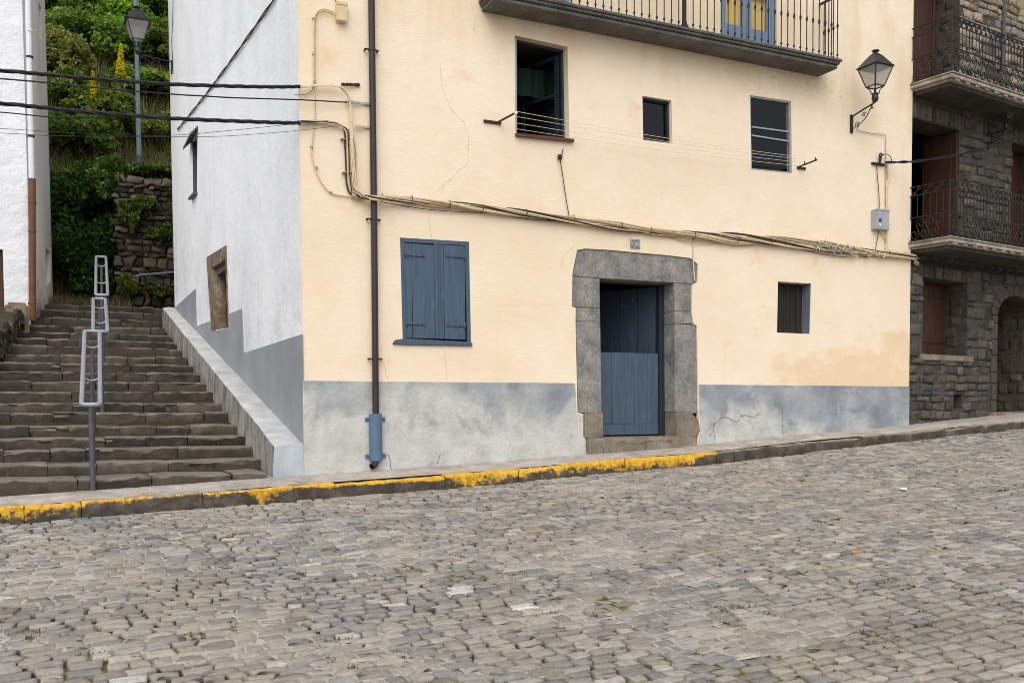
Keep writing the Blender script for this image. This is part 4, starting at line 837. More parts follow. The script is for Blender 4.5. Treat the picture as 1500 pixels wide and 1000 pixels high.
cable(cj, 'cable', [F(u, v, -.032) for u, v in ((490, 23), (476, 17), (464, 22), (461, 40), (461, 90), (460, 122), (452, 137), (430.5, 139))], .006, 'cable_tan')
for u, v in ((459, 28), (459, 80), (460, 120), (456, 216), (463, 246), (484, 282)):
    mb = MB(); p = F(u, v); mb.box((p.x-.014, -.032, p.z-.008), (p.x+.014, 0, p.z+.008)); mb.build('clip', 'cable_tan', cj)
jb = empty('junction_box', F(499, 20), 'small cream junction box on the wall above the cables', 'junction box')
p = F(491, 33); q_ = F(506, 8); mb = MB(); mb.box((p.x, -.075, p.z), (q_.x, -.001, q_.z)); mb.build('box_body', 'box_cream', jb, bevel=.008, seg=2); mb = MB(); mb.box((p.x-.004, -.083, q_.z-.035), (q_.x+.004, -.0755, q_.z+.004)); mb.build('lid', 'box_cream', jb, bevel=.003); cable(jb, 'cable', [F(u, v, -.03) for u, v in ((497, 8), (492, 2), (489, -8))], .005, 'cable_dark')
# anchors of the overhead lines
for (u0, v0, u1, v1, lb, mt) in ((500, 124, 527, 124.5, 'rusted steel cable anchor at the top cable left of the drainpipe', 'rusty_iron'), (505, 149, 541, 152.5, 'grey flat steel cable anchor beside the drainpipe, middle of three', 'box_grey'), (520, 184.5, 541, 186, 'beige knobbly cable anchor beside the drainpipe, lowest of three', 'cable_beige')):
    a_, b_ = F(u0, v0, -.04), F(u1, v1, -.02); o = empty('cable_anchor', b_, lb, 'cable anchor', 'cable anchors left of the drainpipe'); mb = MB(); d = (b_-a_)
    mb.obox((a_+b_)*.5, d*.5, Vector((0, .006, 0)), Vector((0, 0, .014))); mb.box((b_.x-.05, -.02, b_.z-.016), (b_.x, -.0, b_.z+.016)); mb.build('strap', mt, o, bevel=.002)
    mb = MB()
    for k in range(3): c = a_+d*(.1+.2*k); mb.lathe(c+Vector((0, -.008, -.018)), [(.006, 0), (.014, .004), (.014, .03), (.006, .036)], 6)
    mb.build('bolt', mt, o)
# overhead lines to the left, crossing in front of the white walls
def overhead(pts, r, label, mat='cable_black', wires=1, tw=.0):
    o = empty('overhead_cable', F(*pts[-1], -.05), label, 'cable', 'overhead cables crossing the stairs'); P = []
    n_ = len(pts)
    for i, (u, v) in enumerate(pts): P.append((u, v, -.05-.12*(1-i/(n_-1))))
    u0, v0, y0 = P[0]; u1, v1, _ = P[1]; sl = (v1-v0)/(u1-u0)
    P = [(u0-260*(4-k), v0-260*(4-k)*sl*.85, y0) for k in range(4)]+P
    W = [F(u, v, y) for u, v, y in P]; W = catmull(W, 8)
    for c in range(wires):
        Q_ = [p+Vector((0, tw*math.cos(i*.8+c*6.28/wires), tw*math.sin(i*.8+c*6.28/wires))) for i, p in enumerate(W)]
        MB().tube(Q_, r, 6).build('wire', mat, o, sharp=None)
overhead([(0, 103.5), (75, 110), (150, 116.5), (250, 123.5), (340, 126.5), (400, 127.5), (440, 127)], .011, 'thick black twisted overhead cable, topmost of those crossing the stairs', wires=3, tw=.010)
overhead([(0, 115.5), (75, 122), (150, 129.5), (250, 138), (300, 141), (345, 143.5), (440, 146.5), (515, 150.5)], .0075, 'thin black overhead cable just below the thick topmost one')
overhead([(0, 151.5), (75, 159), (150, 166), (250, 173.5), (330, 177), (400, 179.5), (440, 180.5)], .011, 'thick black twisted overhead cable crossing the stairs at the second level', wires=3, tw=.011)
overhead([(0, 164.5), (75, 171.5), (160, 172), (250, 172.5), (330, 177)], .006, 'thin black wire merging into the lower thick overhead cable')
overhead([(0, 188.5), (75, 193), (160, 197.5), (250, 198.5), (330, 192), (430, 182), (480, 178)], .0025, 'hair-thin grey wire below the thick cables, upper of two', 'cable_dark')
overhead([(0, 195), (75, 199), (160, 200), (250, 200.3), (330, 199.5), (430, 192), (500, 184)], .0025, 'hair-thin grey wire below the thick cables, lower of two', 'cable_dark')
# diagonal cable on the white side wall
dc = MB(); A, B = S(404, -4, -.02), S(260, 190, -.02)
for c in range(2): dc.tube([A+(B-A)*(i/30)+Vector((.006*math.cos(i*.9+3*c), 0, .016*math.sin(i*.9+3*c)-.05*math.sin(math.pi*i/30))) for i in range(31)], .008, 6)
tag(dc.build('diagonal_cable', 'cable_dark', sharp=None), 'dark twisted cable running diagonally across the white side wall', 'cable')
MB().tube([S(253.5, 0, -.02), S(253, 30, -.02), S(251.5, 60, -.02), S(253.6, 108, -.02)], .006, 6).build('corner_cable', 'cable_black', house, sharp=None)
# clothesline and its brackets
cb = empty('clothesline_bracket', F(712, 178), 'bent iron clothesline bracket on the cream wall left of the tall dark window', 'bracket', 'iron clothesline brackets')
tip = F(756, 165, -.30); b0_, b1_ = F(708, 177), F(731, 180)
mb = MB(); mb.box((b0_.x, -.025, b0_.z-.022), (b1_.x+.02, -.001, b0_.z+.01)); mb.build('wall_plate', 'rusty_iron', cb, bevel=.003); mb = MB(); e0 = F(729, 179.5, -.02); mb.obox((e0+tip)*.5, (tip-e0)*.5, Vector((.0, .006, -.0)), Vector((0, 0, .014))); mb.build('arm', 'rusty_iron', cb); mb = MB()
for k in range(4): mb.lathe(tip+Vector((-.01, -.012*k, -.03+.0*k)), [(.004, 0), (.012, .006), (.012, .03), (.004, .036)], 8)
mb.build('insulator', 'line_white', cb)
cb2 = empty('clothesline_bracket', F(1172, 244), 'rusty iron clothesline bracket on the cream wall right of the pale framed window', 'bracket', 'iron clothesline brackets')
e1 = F(1169, 245, -.02); tip2 = F(1197, 234, -.30); mb = MB(); mb.obox((e1+tip2)*.5, (tip2-e1)*.5, Vector((.0, .006, 0)), Vector((0, 0, .012))); mb.build('arm', 'rusty_iron', cb2); mb = MB(); mb.box((e1.x-.01, -.02, e1.z-.02), (e1.x+.15, -.001, e1.z+.012)); mb.build('wall_plate', 'rusty_iron', cb2, bevel=.003)
mb = MB()
for k in (.35, .9): c = e1+(tip2-e1)*k; mb.lathe(c+Vector((0, 0, .0)), [(.008, 0), (.01, .02), (.006, .045)], 8)
mb.build('hook', 'rusty_iron', cb2)
cl_ = empty('clothesline', F(950, 200, -.2), 'four thin white clotheslines stretched in front of the upper windows', 'clothesline')
for (a_, b_, y_) in (((757, 163.5), (1166, 229.5), -.30), ((757, 171), (1168, 233), -.24), ((757, 180.5), (1168, 237.5), -.14), ((757, 189), (1169, 243), -.07)):
    A, B = F(*a_, y_), F(*b_, y_); MB().tube([A+(B-A)*i/12+Vector((0, 0, -.03*math.sin(math.pi*i/12))) for i in range(13)], .0024, 5).build('line', 'line_white', cl_, sharp=None)
# hanging cord below window 1
hc = empty('bell_cord', F(820, 232), 'thin dark cord hanging from a small wall fixing below the tall dark window', 'cord')
p = F(818.5, 231); mb = MB(); mb.lathe(p+Vector((0, -.03, -.03)), [(.012, 0), (.03, .008), (.03, .05), (.014, .062)], 10); mb.build('fixing', 'rusty_iron', hc)
cable(hc, 'cord', [F(u, v, -.03) for u, v in ((825, 217), (823, 228), (821, 236), (824, 255), (829, 290), (834, 318))], .006, 'rusty_iron')
# conduit over the door
cable(bun, 'door_cable', [F(u, v, -.012) for u, v in ((1020, 346), (1015, 352), (1015.5, 380), (1017.5, 412))], .009, 'cable_beige')
# utility box and conduits at the right
ub = empty('meter_box', F(1284, 324), 'grey metal meter box with a lens on the cream wall below the lantern', 'meter box')
p, q_ = F(1275.5, 337), F(1295.5, 310); mb = MB(); mb.box((p.x, -.10, p.z), (q_.x, -.001, q_.z)); mb.build('box_body', 'box_grey', ub, bevel=.008, seg=2); mb = MB(); mb.box((p.x-.006, -.108, q_.z-.018), (q_.x+.006, -.101, q_.z+.006)); mb.build('lid', 'box_grey', ub, bevel=.003)
c = F(1289, 322.5, -.1); mb = MB(); mb.tube([c+Vector((0, .002, 0)), c+Vector((0, -.012, 0))], .028, 14); mb.build('dial', 'post_dark', ub); c = F(1289, 329, -.1); mb = MB(); mb.tube([c+Vector((0, .002, 0)), c+Vector((0, -.009, 0))], .02, 12); mb.build('seal', 'white_pipe', ub)
cd = empty('conduit', F(1298, 300), 'beige conduit and cables rising past the grey meter box to the lantern', 'conduit')
cable(cd, 'pipe', [F(u, v, -.03) for u, v in ((1298.5, 238), (1302, 262), (1299, 272), (1299, 310), (1299, 350), (1297, 366), (1288, 371))], .016, 'cable_beige', n=8)
cable(cd, 'cable', [F(u, v, -.022) for u, v in ((1254, 189), (1262, 192.5), (1280, 196), (1295, 197), (1298, 202), (1297.5, 215), (1297.5, 300))], .006, 'cable_tan')
cable(cd, 'cable', [F(u, v, -.03) for u, v in ((1284, 241), (1285, 255), (1287.5, 285), (1288, 312))], .006, 'cable_dark'); cable(cd, 'cable', [F(u, v, -.04) for u, v in ((1289, 336), (1298, 350), (1298, 362), (1286, 370))], .011, 'cable_beige'); cable(cd, 'cable', [F(u, v, -.03) for u, v in ((1287, 338), (1285, 352), (1282, 368))], .005, 'cable_dark')
ca = empty('cable_anchor', F(1283, 239), 'black iron cable anchor with insulator above the grey meter box', 'cable anchor', 'cable anchors on the right wall')
a_, b_ = F(1276, 239.5), F(1294, 238.5); mb = MB(); mb.box((a_.x, -.03, a_.z-.016), (b_.x, -.001, a_.z+.016)); mb.tube([F(1288.5, 242, -.05), F(1290, 228, -.05)], .02, 8); mb.tube(spiral(F(1290, 228, -.05), (1, 0, 0), (0, 0, 1), .04, .9, 0), .012, 6); mb.build('bracket', 'iron', ca); cable(ca, 'loop', [F(u, v, -.06) for u, v in ((1291, 228), (1299, 226), (1305, 231), (1306, 238))], .006, 'cable_dark')
oc = empty('overhead_cable', F(1294, 238), 'black cable sagging away from the cream wall in front of the stone house', 'cable', 'overhead cables on the right')
P = [F(1296, 238, -.06), F(1320, 237.5, -.2), onplane(1345, 236, (0, 1, 0), -.45), onplane(1400, 227.5, (0, 1, 0), -1.0), onplane(1450, 214, (0, 1, 0), -1.6), onplane(1500, 196, (0, 1, 0), -2.2), onplane(1600, 152, (0, 1, 0), -3.2), onplane(1800, 40, (0, 1, 0), -4.5)]
for c in range(2): MB().tube([p+Vector((0, 0, .011*math.sin(i*.5+3.14*c))) for i, p in enumerate(catmull(P, 8))], .011, 6).build('wire', 'cable_black', oc, sharp=None)

# ------------------------------------------------------------------ stairs, parapet, handrails
EDG = [702, 679.5, 658.5, 642, 624, 604.5, 591, 573, 558.5, 545, 532, 520, 507, 497, 487, 477, 465.5, 454, 446]
sy, sz = [], []
for v in EDG:
    p = onplane(100, v, (0, -.26, 1), .15); sy.append(p.y); sz.append(p.z)
sy[0] = .0; sz[0] = onplane(100, 702, (0, 1, 0), 0).z
for k in range(1, len(sy)):
    if sy[k] < sy[k-1]+.2: sy[k] = sy[k-1]+.2
def stairx(y): return -4.6 if y < 2.2 else np.interp(y, [2.2, 5.0, 7.05, 9.7, 14], [-3.35, -3.03, -2.84, -2.56, -2.45])
stairs = empty('stone_staircase', (-1.6, 0, 0), 'long flight of worn dark stone steps climbing between the white walls', 'staircase')
g = np.random.default_rng(12)
for k in range(len(sy)):
    y0 = sy[k]; y1 = (sy[k+1] if k+1 < len(sy) else y0+2.6)+.1; zt = sz[k]; zl = (sz[k-1] if k else float(kt(-2))-.05); xl = float(stairx(y0)); xr_ = -.30 if y0 < YB else .6
    x = xl-.1; VV, FF, CC = [], [], []
    if k == 0: xr_ = -.42
    while x < xr_-.05:
        w_ = g.uniform(.35, 1.15); xe = min(x+w_, xr_)
        if xr_-xe < .2: xe = xr_
        ns = max(3, int((xe-x)/.07)); dz = g.normal(0, .008); dy = g.normal(0, .018); base = len(VV); hR = zt-zl; rf = g.uniform(.008, .024)
        prof = [(.012, zl-.08), (.0, zl+.2*hR), (0, zl+.6*hR), (.004, zt-.028), (.014, zt-.008), (.04, zt), (.16, zt+.002), (max(.3, y1-y0), zt+.01)]
        c_ = pick([(70, 63, 56), (78, 70, 62), (64, 59, 53), (84, 76, 67), (72, 68, 62)], 1, g, .15)[0]; nb_ = g.normal(0, 1, (ns+1, 2)); low = .008*np.sin(np.linspace(0, g.uniform(3, 9), ns+1)+g.uniform(0, 6))
        gap = g.uniform(.002, .008)
        for i in range(ns+1):
            xx = x+gap+(xe-x-2*gap)*i/ns; er = (1 if 0 < i < ns else 0)
            for j, (py, pz) in enumerate(prof):
                jz = low[i]*.5 if j >= 3 else 0
                VV.append((xx+g.normal(0, .002), y0+dy+py+(g.normal(0, rf*.55) if j in (1, 2, 3, 4) else 0)+(rf if not er and j < 5 else 0)-low[i]*(1 if j < 5 else 0), pz+dz+jz+(g.normal(0, .004) if j in (3, 4, 5) else 0)-(.006 if not er and j > 2 else 0))); CC.append((*c_, 1))
        m_ = len(prof)
        for i in range(ns):
            for j in range(m_-1): FF.append((base+i*m_+j, base+i*m_+j+1, base+(i+1)*m_+j+1, base+(i+1)*m_+j))
        FF += [tuple(base+j for j in range(m_)), tuple(base+ns*m_+j for j in range(m_))]
        x = xe
    me = bpy.data.meshes.new('step'); me.from_pydata(VV, [], FF); at = me.attributes.new('tint', 'FLOAT_COLOR', 'POINT'); at.data.foreach_set('color', np.array(CC, np.float32).ravel())
    bm = bmesh.new(); bm.from_mesh(me); bmesh.ops.recalc_face_normals(bm, faces=bm.faces); bm.to_mesh(me); bm.free(); link('step', me, 'step_stone', stairs, 45)
mb = MB(); Pz = [(-.2, -.3)]; 
mb.prism([(-4.7, .12, -.4)]+[(-4.7, sy[k]+.12, sz[k]-.09) for k in range(len(sy))]+[(-4.7, 14, sz[-1]-.09), (-4.7, 14, -.4)], (5.4 if False else 4.45, 0, 0)); mb.build('stair_core', 'dark_earth', stairs)
g = np.random.default_rng(78); PP = []
for i, x in STEPW:
    for q in range(int(g.integers(5, 22))): PP.append((x+g.normal(0, .06), sy[i+1]-.012+g.normal(0, .008), sz[i]+.0))
PP = np.array(PP); V, FL, C = blades(len(PP), PP, g.uniform(.02, .07, len(PP)), g.uniform(.005, .011, len(PP)), [(96, 104, 46), (122, 118, 62), (78, 92, 40), (140, 128, 84)], g, 1.0)
tag(np_mesh('step_weeds', V, FL, 'leaf', None, [('tint', 'FLOAT_COLOR', C)]), 'small weeds growing at the back of the stone steps', 'weeds', None, 'stuff')
# parapet between stairs and house
mb = MB(); ys = np.linspace(0, YB, 34); ring = []
for i, y in enumerate(ys):
    z = .475+(2.965-.475)*y/YB; wl_ = np.interp(y, [0, 1, YB], [.335, .31, .225])
    j = lambda a_: rnd.gauss(0, a_*.6)
    ring.append([(-.012, y, -.3), (-wl_-.035+j(.006), y, -.3), (-wl_-.02+j(.006), y, z-.22), (-wl_+j(.005), y, z-.012+j(.004)), (-wl_+.02, y, z+j(.003)), (-wl_*.5, y, z+.01+j(.005)), (-.012, y, z+.012)])
vs = [p for r_ in ring for p in r_]; m_ = 7
fs = [(i*m_+k, i*m_+(k+1) % m_, (i+1)*m_+(k+1) % m_, (i+1)*m_+k) for i in range(len(ring)-1) for k in range(m_)]+[tuple(range(m_)), tuple((len(ring)-1)*m_+k for k in range(m_))]
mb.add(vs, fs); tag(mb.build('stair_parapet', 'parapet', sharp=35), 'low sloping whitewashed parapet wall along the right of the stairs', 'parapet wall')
# handrails: three loops of grey tube on posts
def hp(u, v, y): return F(u, v, y)
for (lo, hi, wd, lb) in (((133, 592.5), (135, 485), (-.02, 2.55), 'nearest grey looped tube handrail, standing on the pavement at the foot of the stairs'), ((147, 485.5), (145.5, 437.5), (3.1, 5.6), 'middle grey looped tube handrail on the stairs, between two others'), ((149, 432), (148, 376), (5.9, 9.6), 'highest grey looped tube handrail, near the top of the stairs')):
    A = F(*lo, wd[0]); B = F(*hi, wd[1]); o = empty('handrail', Vector((A.x, A.y, A.z-.85)), lb, 'handrail', 'looped handrails on the stairs'); d = (B-A); dn = d.normalized(); sd_ = Vector((dn.y, -dn.x, 0)).normalized(); up = sd_.cross(dn); hw = .086; cr = .045
    pts = []
    def corner(c, a0):
        return [c+(sd_*math.cos(a0+q*math.pi/2/4)+dn*math.sin(a0+q*math.pi/2/4))*cr for q in range(5)]
    pts += corner(B-dn*cr+sd_*(hw-cr), 0)+corner(B-dn*cr-sd_*(hw-cr), math.pi/2)+corner(A+dn*cr-sd_*(hw-cr), math.pi)+corner(A+dn*cr+sd_*(hw-cr), 1.5*math.pi)
    MB().tube(pts, .024, 10, closed=True).build('rail_loop', 'rail_grey', o, sharp=None)
    for f in (.18, .64):
        c = A+d*(1-f) if False else B-d*f; arc = [c+sd_*(hw*math.cos(t_))-up*(.07*math.sin(t_)) for t_ in np.linspace(0, math.pi, 11)]; MB().tube(arc, .013, 8).build('cross_bar', 'rail_grey', o, sharp=None)
    for (c, fo) in ((A-up*.0+dn*.02, 0), (B-d*.64-up*.07, 1), (B-d*.18-up*.07, 1)):
        if fo and c is None: continue
        zg = float(np.interp(c.y, [-.5]+[y for y in sy], [float(kt(c.x))+.02]+[z for z in sz])); zg = (float(kt(c.x))+.01 if c.y < sy[0] else max(z for y, z in zip(sy, sz) if y <= c.y+.02))
        MB().tube([(c.x, c.y, zg-.03), (c.x, c.y, c.z)], .027 if not fo else .022, 10).build('post', 'post_dark', o)
# ------------------------------------------------------------------ rubble wall left of stairs
g = np.random.default_rng(20)
def wall_stones(name, A, B, zlo, zhi, thick, mat, cols, pitch, width, seed, gap=.02, depth=.08, edge=.03, parent=None, skip=None, jit=.09, thi=None):
    """dry wall face from A to B (xy), heights zlo(s), zhi(s); stones in front of a core"""
    A, B = Vector((*A, 0)), Vector((*B, 0)); L = (B-A).length; e = (B-A)/L; n_ = Vector((e.y, -e.x, 0)); g = np.random.default_rng(seed)
    zmax = max(zhi(0), zhi(L), zhi(L/2)); zmin = min(zlo(0), zlo(L), zlo(L/2))
    s, t, a, b = rows(0, L, zmin, zmax, pitch, width, g, gap); t = t+.02*wob(s, t, seed, .5, 2); k = np.array([(t[i]-b[i]*.3 < zhi(s[i])) and (t[i]+b[i] > zlo(s[i])) and (s[i]+a[i] < L+.08) and (s[i]-a[i] > -.24) and not (skip and skip(s[i], t[i], a[i], b[i])) for i in range(len(s))], bool); s, t, a, b = s[k], t[k], a[k], b[k]
    f = lambda S_, T_, H_: np.stack([A.x+e.x*S_+n_.x*H_, A.y+e.y*S_+n_.y*H_, T_], -1)
    return stones(name, s, t, a, b, g.normal(.0, edge*.5, len(s)), f, mat, pick(cols, len(s), g, .2), depth, edge, jit*1.3, .12, parent, .3, .12, seed)
RB = [(78, 72, 64), (100, 92, 80), (58, 53, 48), (118, 108, 94), (88, 76, 62), (70, 66, 62)]
rw = empty('rubble_wall', (-2.9, 7, 1.8), 'low dark rubble wall with lichen on the left edge of the steps', 'stone wall')
zz1 = lambda s_: .9+.26*(3.2+s_*.95)-.4
A_, B_ = (-2.66, 9.0), (-3.62, 2.0); LL = math.hypot(A_[0]-B_[0], A_[1]-B_[1])
zst = lambda s_: .15+.26*(9.0-7.0*s_/LL)
mb = MB(); e = Vector((B_[0]-A_[0], B_[1]-A_[1], 0)).normalized(); nn = Vector((e.y, -e.x, 0))
mb.hexa([(A_[0], A_[1], zst(0)-.6), (B_[0], B_[1], zst(LL)-.6), (B_[0]-.5, B_[1], zst(LL)-.6), (A_[0]-.5, A_[1], zst(0)-.6)], [(A_[0], A_[1], zst(0)+.28), (B_[0], B_[1], zst(LL)+.28), (B_[0]-.5, B_[1], zst(LL)+.28), (A_[0]-.5, A_[1], zst(0)+.28)]); mb.build('wall_core', 'dark_earth', rw)
side = (Vector((1, 0, 0)).dot(nn) > 0)
wall_stones('stonework', A_ if side else B_, B_ if side else A_, (lambda s_: zst(s_)-.3) if side else (lambda s_: zst(LL-s_)-.3), (lambda s_: zst(s_)+.3) if side else (lambda s_: zst(LL-s_)+.3), .3, 'rubble', RB, (.12, .22), (.16, .42), 33, parent=rw)
s_, t_, a_, b_ = rows(-3.3, -2.7, 8.2, 9.0, (.2, .3), (.2, .36), g, .03)
mb = MB(); c0 = F(24, 460, 8.7); mb.box((c0.x-.18, 8.55, c0.z-.5), (c0.x+.2, 8.9, F(24, 444, 8.7).z)); mb.build('end_stone', 'brown_sandstone', rw, bevel=.05, seg=3)

# ------------------------------------------------------------------ white house on the left
LY = 9.3; cxl = F(41, 300, LY).x; dirn = Vector(ray(250, 600)); dirn.z = 0; dirn.normalize()
far = None
for k in range(400):
    p = Vector((cxl, LY, 0))+dirn*(k*.02); dd = np.array([p.x, p.y, 4.5])-CAM; uu = 750+FPX*(dd@_rt)/(dd@_fw)
    if uu > 75.5: far = p; break
lh = empty('white_house', (cxl, LY, 2.4), 'white rough plastered house on the left with brown downpipe at its corner', 'house')
zdl = F(3, 365, LY).z; xdl = F(5, 400, LY).x
mb = MB(); sheet_holes(mb, [(-10, LY, .5), (cxl, LY, .5), (cxl, LY, 13), (-10, LY, 13)], [[(xdl-1.0, LY, zdl), (xdl, LY, zdl), (xdl, LY, 2.2), (xdl-1.0, LY, 2.2)]], [(0, .2, 0)]); mb.build('front_wall', 'roughwhite', lh)
C0 = Vector((cxl, LY, 0)); C1 = far; sn = Vector((dirn.y, -dirn.x, 0))
def LS(u, v): return onplane(u, v, tuple(sn), sn.dot(C0))
w_ = [LS(56.3, 2), LS(60.5, 14), LS(60.8, 60), LS(57.4, 58)]
w2 = [LS(67, 362), LS(74, 370), LS(74, 412), LS(67, 420)]
mb = MB(); sheet_holes(mb, [C0+Vector((0, 0, .5)), C1+Vector((0, 0, .5)), C1+Vector((0, 0, 13)), C0+Vector((0, 0, 13))], [w_, w2], [tuple(-sn*.25), tuple(-sn*.2)]); mb.add([C1+Vector((0, 0, .5)), C1+Vector((-6, .5, .5)), C1+Vector((-6, .5, 13)), C1+Vector((0, 0, 13))], [(0, 1, 2, 3)]); mb.build('side_wall', 'pale', lh)
mb = MB(); mb.prism([p-sn*.22 for p in w_], tuple(-sn*.03)); mb.build('window', 'dark_wood', lh); mb = MB(); mb.prism([p-sn*.17 for p in w2], tuple(-sn*.03)); mb.build('cellar_door', 'slate', lh)
mb = MB(); mb.hexa([(-10.3, LY-.5, 13), (cxl+.5, LY-.5, 13), (C1.x+.4, C1.y+.6, 13), (-10.3, C1.y+.6, 13)], [(-10.3, LY-.5, 13.15), (cxl+.5, LY-.5, 13.15), (C1.x+.4, C1.y+.6, 13.15), (-10.3, C1.y+.6, 13.15)]); mb.build('roof', 'roof_slate', lh)
mb = MB(); mb.box((xdl-1.0, LY+.12, 2.2), (xdl, LY+.16, zdl)); [mb.box((xdl-1.0+.2*k, LY+.105, 2.25), (xdl-1.0+.2*k+.19, LY+.119, zdl-.02)) for k in range(5)]; mb.build('door', 'door_brown', lh)
mb = MB(); pz0 = F(42, 420, LY-.02).z; q1 = F(40.5, 405, LY-.03); mb.prism([(cxl-.012, LY-.012, 1.8), (cxl+.10*dirn.x+.03, LY+.0, 1.8), (cxl+.1, LY+.0, F(45, 402, LY).z), (cxl-.012, LY-.012, F(40, 408, LY).z)], (0, .012, 0)); mb.build('plinth', 'slate', lh)
pb = F(47.5, 470, LY-.06); zsw = F(47, 262, LY-.06).z; px_ = lambda v: F(47.5 if v > 200 else 44, v, LY-.06).x
mb = MB(); mb.tube([(F(47.5, 470, LY-.07).x, LY-.07, pb.z), (F(47, 262, LY-.07).x, LY-.07, zsw)], .062, 14)
pp = mb.build('downpipe', 'copper_brown', lh); pp['label'] = 'brown lower length of the downpipe'
mb = MB(); mb.tube([(F(46.5, 264, LY-.07).x, LY-.07, zsw-.03), (F(41.5, 0, LY-.07).x, LY-.07, 9.2), (F(40, -60, LY-.07).x, LY-.07, 12.9)], .05, 14); mb.build('upper_pipe', 'white_pipe', pp)
for v in (45, 84, 200): 
    p = F(42+v*.018, v, LY-.07); mb = MB(); mb.lathe(p+Vector((0, 0, -.02)), [(.052, 0), (.062, .004), (.062, .036), (.052, .04)], 12); mb.build('clamp', 'iron' if v != 45 else 'white_pipe', pp)
for v in (297, 339, 444):
    p = F(47.3, v, LY-.07); mb = MB(); mb.lathe(p+Vector((0, 0, -.02)), [(.063, 0), (.07, .004), (.07, .036), (.063, .04)], 12); mb.build('clamp', 'copper_brown', pp)

# ------------------------------------------------------------------ retaining wall, hillside, plants
YW = 13.0
rt = empty('retaining_wall', (F(215, 450, YW).x, YW, 3.1), 'tall dark rubble retaining wall at the top of the stairs', 'stone wall')
xw0 = F(177, 360, YW).x; ztp = F(215, 262, YW).z
mb = MB(); mb.box((xw0+.02, YW+.05, 2.4), (4.5, YW+.6, ztp-.03)); mb.build('wall_core', 'dark_earth', rt)
wall_stones('stonework', (xw0, YW), (4.5, YW), lambda s_: 2.8, lambda s_: ztp, .4, 'rubble', RB+[(132, 122, 108), (110, 98, 84)], (.08, .25), (.10, .42), 61, parent=rt)
wall_stones('end_stonework', (xw0, YW+2.2), (xw0, YW+.02), lambda s_: 2.8, lambda s_: ztp-.1, .4, 'rubble', RB, (.13, .30), (.18, .5), 62, parent=rt)
wh = empty('wall_handrail', F(225, 402, YW-.15), 'thin grey handrail fixed to the dark rubble wall above the stairs', 'handrail')
MB().tube(catmull([F(201, 411, YW-.02), F(196, 408, YW-.1), F(199, 404, YW-.16), F(225, 401, YW-.16), F(262, 398, YW-.16), F(300, 394, YW-.16)], 5), .022, 8).build('rail', 'pole_grey', wh); MB().tube([F(196, 417, YW), F(199, 405, YW-.16)], .018, 8).build('rail_bracket', 'post_dark', wh)
# terrain behind
gx = np.arange(-40, 40.1, .5); gy = np.arange(11.6, 80, .5); X, Y = np.meshgrid(gx, gy)
zu = np.clip((Y-15.2)*1.02+5.7, 3.05, 60)
left = 3.05+np.clip(Y-13.3, 0, 1.2)*1.6+np.clip(Y-14.5, 0, None)*1.08
base = np.where(X < xw0+.2, np.minimum(left, zu+2.5), np.where(Y < YW+.4, 2.9, np.maximum(zu, ztp-.15+np.clip(Y-YW-.5, 0, 9)*.35)))
Z = np.where(Y < 12.6, 2.9, base)+.18*wob(X, Y, 81, .18, 3)*np.clip((Y-12.4)/1.5, 0, 1)
Z = np.where(X < -3.2, np.maximum(Z-1.0, 2.6), Z)
idx = np.arange(X.size).reshape(X.shape); Q = np.stack([idx[:-1, :-1], idx[:-1, 1:], idx[1:, 1:], idx[1:, :-1]], -1).reshape(-1, 4)
tag(np_mesh('hillside', np.stack([X, Y, Z], -1).reshape(-1, 3), [Q], 'dark_earth'), kind='structure')
def tz(x, y):
    i = int(np.clip((y-11.6)/.5, 0, len(gy)-2)); j = int(np.clip((x+40)/.5, 0, len(gx)-2)); fy = (y-gy[i])/.5; fx = (x-gx[j])/.5
    return float((Z[i, j]*(1-fx)+Z[i, j+1]*fx)*(1-fy)+(Z[i+1, j]*(1-fx)+Z[i+1, j+1]*fx)*fy)
def hit(u, v):
    d = ray(u, v)
    for tt in np.arange(21.5, 60, .04):
        p = CAM+d*tt
        if p[1] > 11.7 and p[2] < tz(p[0], p[1]): return Vector(p)
    return Vector(CAM+d*34)
def leaves(P, size, cols, g, up=.3, asp=1.7):
    n = len(P); nrm = g.normal(0, 1, (n, 3)); nrm[:, 2] = np.abs(nrm[:, 2])+up; nrm[:, 1] -= .3; nrm /= np.linalg.norm(nrm, axis=1, keepdims=True)
    r = g.normal(0, 1, (n, 3)); a = np.cross(nrm, r); a /= np.linalg.norm(a, axis=1, keepdims=True)+1e-9; b = np.cross(nrm, a); s_ = (size*g.uniform(.6, 1.3, n))[:, None]
    V = np.stack([P-a*s_*asp*.5, P+b*s_*.42+nrm*s_*.10-a*s_*.1, P+a*s_*asp*.5-nrm*s_*.12, P-b*s_*.42+nrm*s_*.10-a*s_*.1], 1).reshape(-1, 3)
    C = np.repeat(np.concatenate([pick(cols, n, g, .22), np.ones((n, 1))], 1), 4, 0); o = (np.arange(n)*4)[:, None]
    return V, [o+np.array([[0, 1, 2, 3]])], C
